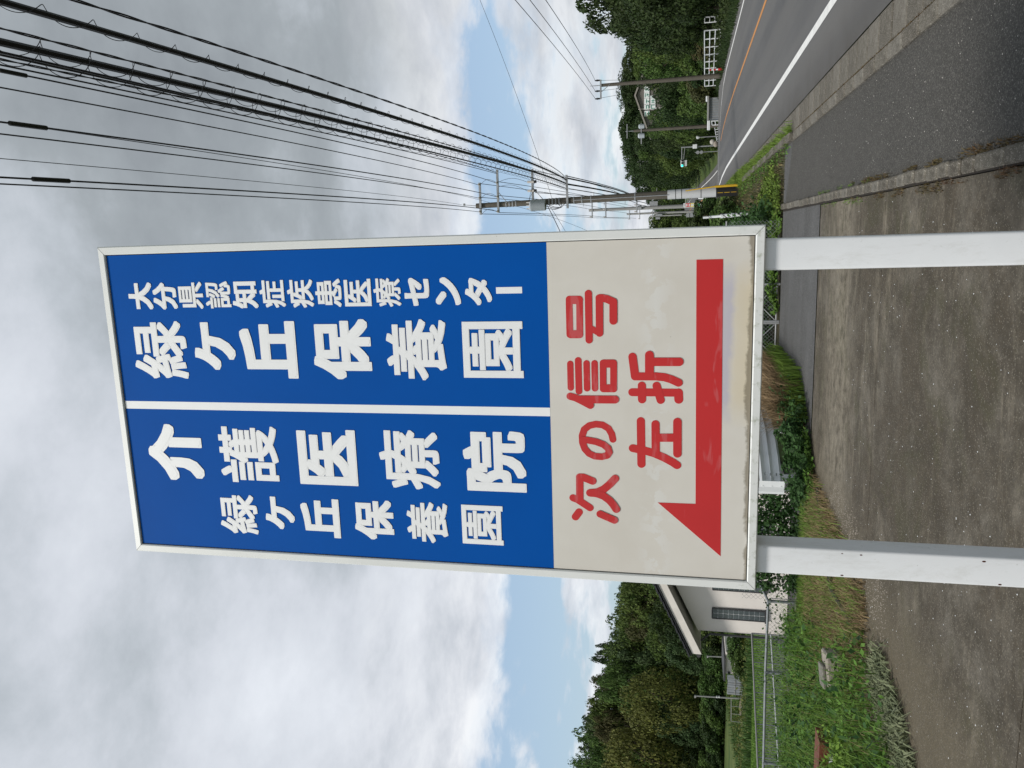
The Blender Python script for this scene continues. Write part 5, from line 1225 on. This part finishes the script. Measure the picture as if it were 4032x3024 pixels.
# ---- small things in the weeds
bk = Vector((-5.95, 10.35, 0.0))
blk = thing('concrete_block', 'broken pale concrete block lying in the weeds', 'block', bk)
mbk = MB().bbox((-0.24, -0.2, 0), (0.24, 0.2, 0.26), 0.02); mbk.v = [(bk.x+v[0]*0.95-v[1]*0.3+0.05*v[2], bk.y+v[0]*0.3+v[1]*0.95, v[2]+0.06*v[0]+0.02) for v in mbk.v]
part('block', mbk, M_stone, blk)
mb2 = MB().bbox((-0.26, -0.1, 0.262), (0.05, 0.22, 0.31), 0.012); mb2.v = [(bk.x+v[0]*0.95-v[1]*0.3+0.05*v[2], bk.y+v[0]*0.3+v[1]*0.95, v[2]+0.06*v[0]+0.02) for v in mb2.v]
part('mortar_cap', mb2, M_kerb, blk)
pl = atZ(3245, 2965, 0.2)
pln = thing('planter', 'reddish brown plastic planter with white rim sunk in weeds', 'planter', (pl.x, pl.y, 0))
part('tub', MB().prismX([(pl.y-0.14, 0.02), (pl.y+0.14, 0.02), (pl.y+0.18, 0.3), (pl.y-0.18, 0.3)], pl.x-0.5, pl.x+0.28), M_terra, pln)
part('rim', MB().bbox((pl.x-0.54, pl.y-0.215, 0.11), (pl.x+0.1, pl.y-0.165, 0.165), 0.008), M_wpaint, pln)
hose = MB().tube([(-4.2, 12.9, 0.03), (-4.7, 12.3, 0.04), (-5.0, 11.5, 0.07), (-5.12, 11.1, 0.08), (-5.06, 10.5, 0.07), (-5.05, 10.0, 0.03)], 0.05, 8)
tag(part('drain_pipe', hose, M_black, None, True), 'black corrugated drain pipe half buried in dry grass at the slab edge', 'pipe')
wd = MB().bbox((-5.36, 10.75, 0.03), (-5.28, 11.75, 0.07), 0.008); wd.v = [(v[0]+0.06*(v[1]-11.2), v[1], v[2]) for v in wd.v]
tag(part('plank', wd, M_wood), 'weathered grey plank lying in the dry grass beside the drain pipe', 'plank')

# ------------------------------------------------------------------ ground vegetation (nobody could count it)
def in_poly(P, poly):
    x, y = P[:, 0], P[:, 1]; c = np.zeros(len(P), bool); n = len(poly)
    for i in range(n):
        x1, y1 = poly[i]; x2, y2 = poly[(i+1) % n]
        c ^= ((y1 > y) != (y2 > y)) & (x < (x2-x1)*(y-y1)/(y2-y1+1e-12)+x1)
    return c
def scatter(poly, n, clump=0.0):
    p = np.array(poly); lo, hi = p.min(0), p.max(0); out = []
    got = 0
    while got < n:
        q = rng.uniform(lo, hi, (n*3, 2)); q = q[in_poly(q, poly)]
        if clump > 0.95:
            f = np.sin(q[:, 1]*5.1+2*np.sin(q[:, 1]*1.7+q[:, 0]*9)); q = q[rng.uniform(-1, 1, len(q)) < f*1.2-0.3]
        elif clump:
            f = np.sin(q[:, 0]*2.3+1.1*np.sin(q[:, 1]*1.7))*np.sin(q[:, 1]*1.9+1.3*np.sin(q[:, 0]*1.1))
            q = q[rng.uniform(-1, 1, len(q)) < f*clump+(1-clump)]
        out.append(q); got += len(q)
    P_ = np.concatenate(out)[:n]; k_ = min(0.14, 0.06*np.ptp(p, axis=0).min()); return P_+rng.normal(0, 1, P_.shape)*k_
def zs_of(P, z):
    return np.array([tz(a, b) for a, b in P]) if z is None else np.full(len(P), z)
def blades(P, z, h, w, lean=0.5):
    n = len(P); b = np.column_stack([P, z]); a = rng.uniform(0, 2*np.pi, n); d = np.column_stack([np.cos(a), np.sin(a), np.zeros(n)])
    s = np.column_stack([-np.sin(a+0.4), np.cos(a+0.4), np.zeros(n)])*(w*rng.uniform(0.6, 1.3, n))[:, None]
    H = (h*rng.uniform(0.45, 1.15, n))[:, None]; L = rng.uniform(0.1, 1.0, n)[:, None]*lean*H
    up = np.array([0, 0, 1.0])
    m1 = b+up*H*0.6+d*L*0.3; t = b+up*H*(1-0.25*(L/H)**2)+d*L
    V = np.stack([b-s/2, b+s/2, m1+s*0.42, m1-s*0.42, t], 1).reshape(-1, 3)
    k = np.arange(n)[:, None]*5
    F = np.concatenate([k+[0, 1, 2], k+[0, 2, 3], k+[3, 2, 4]], 0); return V, F
def grass(name, label, poly, n, h, w, m, z=None, lean=0.5, clump=0.0, cat='grass', dz=0.0):
    P = scatter(poly, n, clump); V, F = blades(P, zs_of(P, z)+dz, h, w, lean)
    o = link(name, rawmesh(name, V, F, m)); tag(o, label, cat, kind='stuff'); return o
def leafy(name, label, poly, n, h, size, m, z=None, clump=0.0, cat='weeds', hmin=0.1):
    """broad-leaved weeds: leaves spread through a low uneven canopy"""
    P = scatter(poly, n, clump); z0 = zs_of(P, z)
    hh = h*(0.55+0.28*np.sin(P[:, 0]*3.1+np.sin(P[:, 1]*2.2)*1.5)*np.sin(P[:, 1]*2.7+1.0)+0.25*np.sin(P[:, 0]*8.3+1)*np.sin(P[:, 1]*7.1+P[:, 0]*2))
    Z = z0+hh*rng.uniform(hmin, 1.0, n)**0.6
    N = unit(n)*0.8+np.array([0, -0.15, 0.8]); N /= np.linalg.norm(N, axis=1, keepdims=True)
    V, F = leaf_quads(np.column_stack([P, Z]), N, size*rng.uniform(0.5, 1.4, n), 0.55, 0.2)
    o = link(name, rawmesh(name, V, F, m)); tag(o, label, cat, kind='stuff'); return o
WL = [(-4.35, 14.0), (-4.62, 11.5), (-4.8, 9.5), (-5.3, 7.8), (-6.2, 5.5), (-14, 5.5), (-14, 15), (-6.5, 15), (-4.9, 14.9)]
lush = [(-5.7, 10.4), (-4.95, 9.3), (-5.25, 8.0), (-6.1, 5.8), (-14, 5.5), (-14, 14.9), (-7.4, 14.9), (-6.6, 12.8)]
struct('weed_bank', MB().add([(x, y, 0.0) for x, y in WL]+[(x, y, -0.9) for x, y in WL], [tuple(range(len(WL)))]+[((i+1) % len(WL), i, i+len(WL), (i+1) % len(WL)+len(WL)) for i in range(len(WL))]), M_soil)
leafy('broadleaf_weeds', 'lush green broad-leaved weeds beside the chain-link fence', lush, 26000, 0.40, 0.075, L_weed, 0.0, 0.5)
leafy('dark_weed_clumps', 'dark green large-leaved weed clumps rising out of the grass', lush, 5000, 0.55, 0.10, L_vine, 0.0, 0.85)
leafy('bright_weed_clump', 'pale yellow green leafy clump in front of the fence rail', [(-6.6, 9.6), (-6.1, 9.0), (-6.9, 8.3), (-8.0, 9.2), (-7.6, 10.2)], 3600, 0.60, 0.075, L_bright, 0.0, 0.1)
grass('tall_grass', 'bright green grass blades among the weeds by the fence', lush, 13000, 0.48, 0.0095, L_grass, 0.0, 1.3, 0.8)
grass('fence_grass', 'short bright grass in front of the yard kerb', [(-4.7, 13.0), (-4.9, 14.4), (-8.2, 14.4), (-7.2, 13.2)], 6000, 0.13, 0.010, L_grass, 0.0, 0.7, 0.2)
dryp = [(-4.25, 13.7), (-4.35, 11.4), (-4.5, 9.6), (-5.2, 9.4), (-6.3, 10.8), (-7.3, 12.6), (-6.6, 13.4)]
grass('weed_straw', 'dead stems among the green weeds', lush, 4000, 0.35, 0.007, L_dry, 0.0, 1.5, 0.6)
grass('dry_grass', 'tangled straw coloured dead grass between slab edge and weeds', dryp, 12000, 0.20, 0.007, L_dry, 0.0, 2.2, 0.2)
grass('dry_grass_green', 'scattered green blades in the dead grass', dryp, 4200, 0.22, 0.009, L_grass, 0.0, 1.2, 0.3)
grass('wilted_weeds', 'pale wilted cut weeds lying on the slab edge', [(-4.7, 8.7), (-4.85, 7.9), (-5.2, 7.0), (-5.7, 6.2), (-6.2, 6.0), (-5.6, 7.8), (-5.1, 8.9)], 3800, 0.12, 0.020, L_cut, 0.02, 2.6, 0.1, 'weeds')
grass('edge_weeds', 'ragged weeds creeping over the slab edge', [(-4.1, 13.6), (-4.2, 11.5), (-4.3, 9.6), (-4.8, 9.2), (-4.8, 11.5), (-4.7, 13.9)], 2600, 0.10, 0.010, L_dry, 0.0, 1.6, 0.3, 'weeds')
# vines on the fence and shrubs around the guardrail
def vine(name, label, x0, x1, z0, z1, Y, n, size, m, cat='vine', thick=0.12):
    P = np.column_stack([rng.uniform(x0, x1, n), Y+rng.normal(0, thick, n), z0+(z1-z0)*rng.uniform(0, 1, n)])
    f = np.sin(P[:, 0]*5+np.sin(P[:, 2]*6))*np.sin(P[:, 2]*7+P[:, 0]*2); P = P[f > rng.uniform(-1.3, 0.6, n)]
    N = unit(len(P))*0.9+np.array([0, -0.8, 0.3]); N /= np.linalg.norm(N, axis=1, keepdims=True)
    V, F = leaf_quads(P, N, size*rng.uniform(0.5, 1.3, len(P)), 0.65, 0.3)
    o = link(name, rawmesh(name, V, F, m)); tag(o, label, cat, kind='stuff'); return o
vine('creeper', 'dark creeper climbing the tall part of the chain-link fence', -7.0, -4.95, -0.1, 1.05, 15.0, 9500, 0.08, L_vine)
vine('sparse_creeper', 'thin creeper trailing along the low fence rail', -9.2, -6.9, -0.1, 0.6, 15.0, 500, 0.06, L_vine)
leafy('guardrail_shrub', 'glossy green shrub growing round the white guardrail end', [(-4.75, 13.75), (-4.3, 13.3), (-3.3, 14.3), (-3.0, 15.6), (-3.6, 15.4), (-4.4, 14.6)], 5200, 0.62, 0.085, L_vine, 0.0, 0.1, 'shrub', 0.02)
leafy('guardrail_weeds', 'low weeds in front of the guardrail', [(-4.9, 13.9), (-4.3, 13.1), (-3.5, 14.1), (-3.9, 14.6)], 2600, 0.22, 0.06, L_weed, 0.0, 0.2)
grass('reed_grass', 'tan dry reed grass between guardrail and drive', [(-3.55, 14.6), (-2.95, 15.2), (-2.9, 18.9), (-3.6, 19.6)], 5200, 0.85, 0.012, L_dry, 0.0, 0.75, 0.1)
grass('reed_green', 'green blades at the foot of the dry reeds', [(-3.4, 14.3), (-2.7, 15.4), (-2.7, 19.0), (-3.3, 19.2)], 2600, 0.4, 0.013, L_grass, 0.0, 0.7, 0.3)
leafy('gate_weeds', 'rank green growth behind the chain-link gate', [(-4.2, 19.7), (0.6, 19.7), (0.2, 25), (-5, 25)], 16000, 1.3, 0.13, L_vine, 0.0, 0.15, 'weeds', 0.02)
leafy('gate_vine', 'creeper leaves over the gate foot', [(-2.0, 19.2), (0.4, 19.15), (0.4, 19.5), (-2.0, 19.5)], 1500, 0.42, 0.09, L_weed, 0.0, 0.6, 'vine')
leafy('verge_weeds', 'bright weeds at the end of the asphalt by the white post', [(-0.1, 19.25), (1.0, 19.25), (1.5, 21), (0.9, 24), (-0.2, 23)], 5200, 0.34, 0.075, L_weed, 0.0, 0.35)
grass('verge_grass', 'patchy green and brown grass on the verge below the utility pole', [(0.2, 19.2), (1.78, 18.9), (1.78, 40), (-2, 40), (-1, 24)], 9000, 0.15, 0.014, L_brown, 0.0, 0.9, 0.75)
grass('verge_grass_dry', 'dead grass on the verge', [(0.3, 19.3), (1.7, 19.3), (1.7, 44), (-2, 44)], 7000, 0.10, 0.012, L_dry, 0.0, 1.4, 0.6)
grass('kerb_grass', 'bright green grass growing along the roadside kerb', [(1.86, 17.75), (2.14, 17.9), (2.22, 26), (2.4, 36), (2.4, 50), (1.7, 50), (1.75, 30)], 9500, 0.16, 0.013, L_grass, 0.02, 0.9, 0.25)
leafy('kerb_weeds', 'leafy weeds in the kerb line', [(1.6, 18.2), (1.95, 18.2), (2.1, 34), (1.2, 34)], 3000, 0.14, 0.05, L_weed, 0.0, 0.5)
for i, (a, b, n, m) in enumerate(((4.8, 7.6, 1500, L_moss), (7.6, 11.5, 1900, L_moss), (10.5, 14.3, 700, L_grass))):
    grass('kerb_tufts', ('rusty weeds in the crack of the inner kerb, camera end', 'rusty brown weeds tufted along the inner kerb', 'green tufts where the inner kerb meets the slab joint')[i], [(0.47, a), (0.56, a), (0.58, b), (0.50, b)], n//3, 0.04, 0.007, m, 0.0, 1.6, 0.97, 'weeds')
    grass('kerb_tufts_inner', ('rusty weeds on the lot side of the kerb, camera end', 'rusty weeds on the lot side of the inner kerb', 'green tufts on the lot side of the inner kerb')[i], [(0.27, a), (0.37, a), (0.40, b), (0.33, b)], n//5, 0.04, 0.007, m, 0.0, 1.8, 0.97, 'weeds')
grass('gutter_moss', 'thin moss line between kerb and gutter', [(1.965, 5), (2.0, 5), (2.0, 17.5), (1.965, 17.5)], 2200, 0.014, 0.012, L_moss, 0.002, 1.5, 0.4, 'moss')
leafy('pavement_weed', 'small light green seedling on the pavement by the kerb', [(1.52, 6.15), (1.62, 6.1), (1.64, 6.3), (1.54, 6.32)], 60, 0.07, 0.05, L_weed, 0.0)
# right-hand verge and field
grass('far_verge_grass', 'rough grass strip along the far edge of the road', [(9.6, 30), (10.6, 30), (11.3, 52), (12.2, 70), (10.6, 70), (9.5, 52)], 9000, 0.28, 0.03, L_dark, None, 0.8, 0.3, dz=0.05)
leafy('far_verge_weeds', 'weeds along the far edge of the road', [(10.2, 36), (14, 34), (16, 60), (11.6, 60)], 7000, 0.8, 0.16, L_dark, None, 0.3)
grass('field_grass', 'rough green grass of the field behind the railing', [(-10, 40), (-36, 36), (-46, 78), (-14, 78)], 26000, 0.55, 0.05, L_mid, None, 0.7, 0.35, dz=0.0)
leafy('field_weeds', 'taller weed patches in the field', [(-13, 42), (-34, 40), (-44, 70), (-16, 70)], 9000, 0.8, 0.22, L_olive, None, 0.7)
grass('lawn_grass', 'mown bright lawn beyond the railing', [(-12.6, 23.2), (-13.5, 19), (-24, 16), (-34, 34), (-18, 39), (-12, 32)], 26000, 0.12, 0.035, L_grass, None, 0.8, 0.0, dz=0.0)
# pale chips scattered on the concrete and pavement
def chips(name, label, poly, n, s, z, m):
    P = scatter(poly, n, 0.6); k = rng.uniform(0.5, 1.5, n)*s; a = rng.uniform(0, 6.28, n)
    V = np.stack([np.column_stack([P[:, 0]+k*np.cos(a+j*1.571), P[:, 1]+k*np.sin(a+j*1.571)*0.8, np.full(n, z)]) for j in range(4)]+[np.column_stack([P, z+k*0.7])], 1).reshape(-1, 3)
    b = np.arange(n)[:, None]*5; F = np.concatenate([b+[0, 1, 4], b+[1, 2, 4], b+[2, 3, 4], b+[3, 0, 4]], 0)
    o = link(name, rawmesh(name, V, F, m)); tag(o, label, 'gravel', kind='stuff')
chips('white_chips', 'tiny white stone chips scattered over the concrete lot', [(-5.3, 5.3), (0.2, 5.3), (0.2, 11), (-4.6, 11)], 330, 0.005, 0.004, M_wpaint)
chips('slab_grit', 'pale grit washed together along the slab edge', [(-4.6, 8.6), (-3.9, 8.6), (-3.7, 11.6), (-4.4, 12.6)], 1500, 0.007, 0.004, M_stone)
chips('pavement_chips', 'pale chips in the pavement asphalt', [(0.55, 5.3), (1.7, 5.3), (1.7, 14), (0.55, 14)], 160, 0.005, 0.001, M_porc)
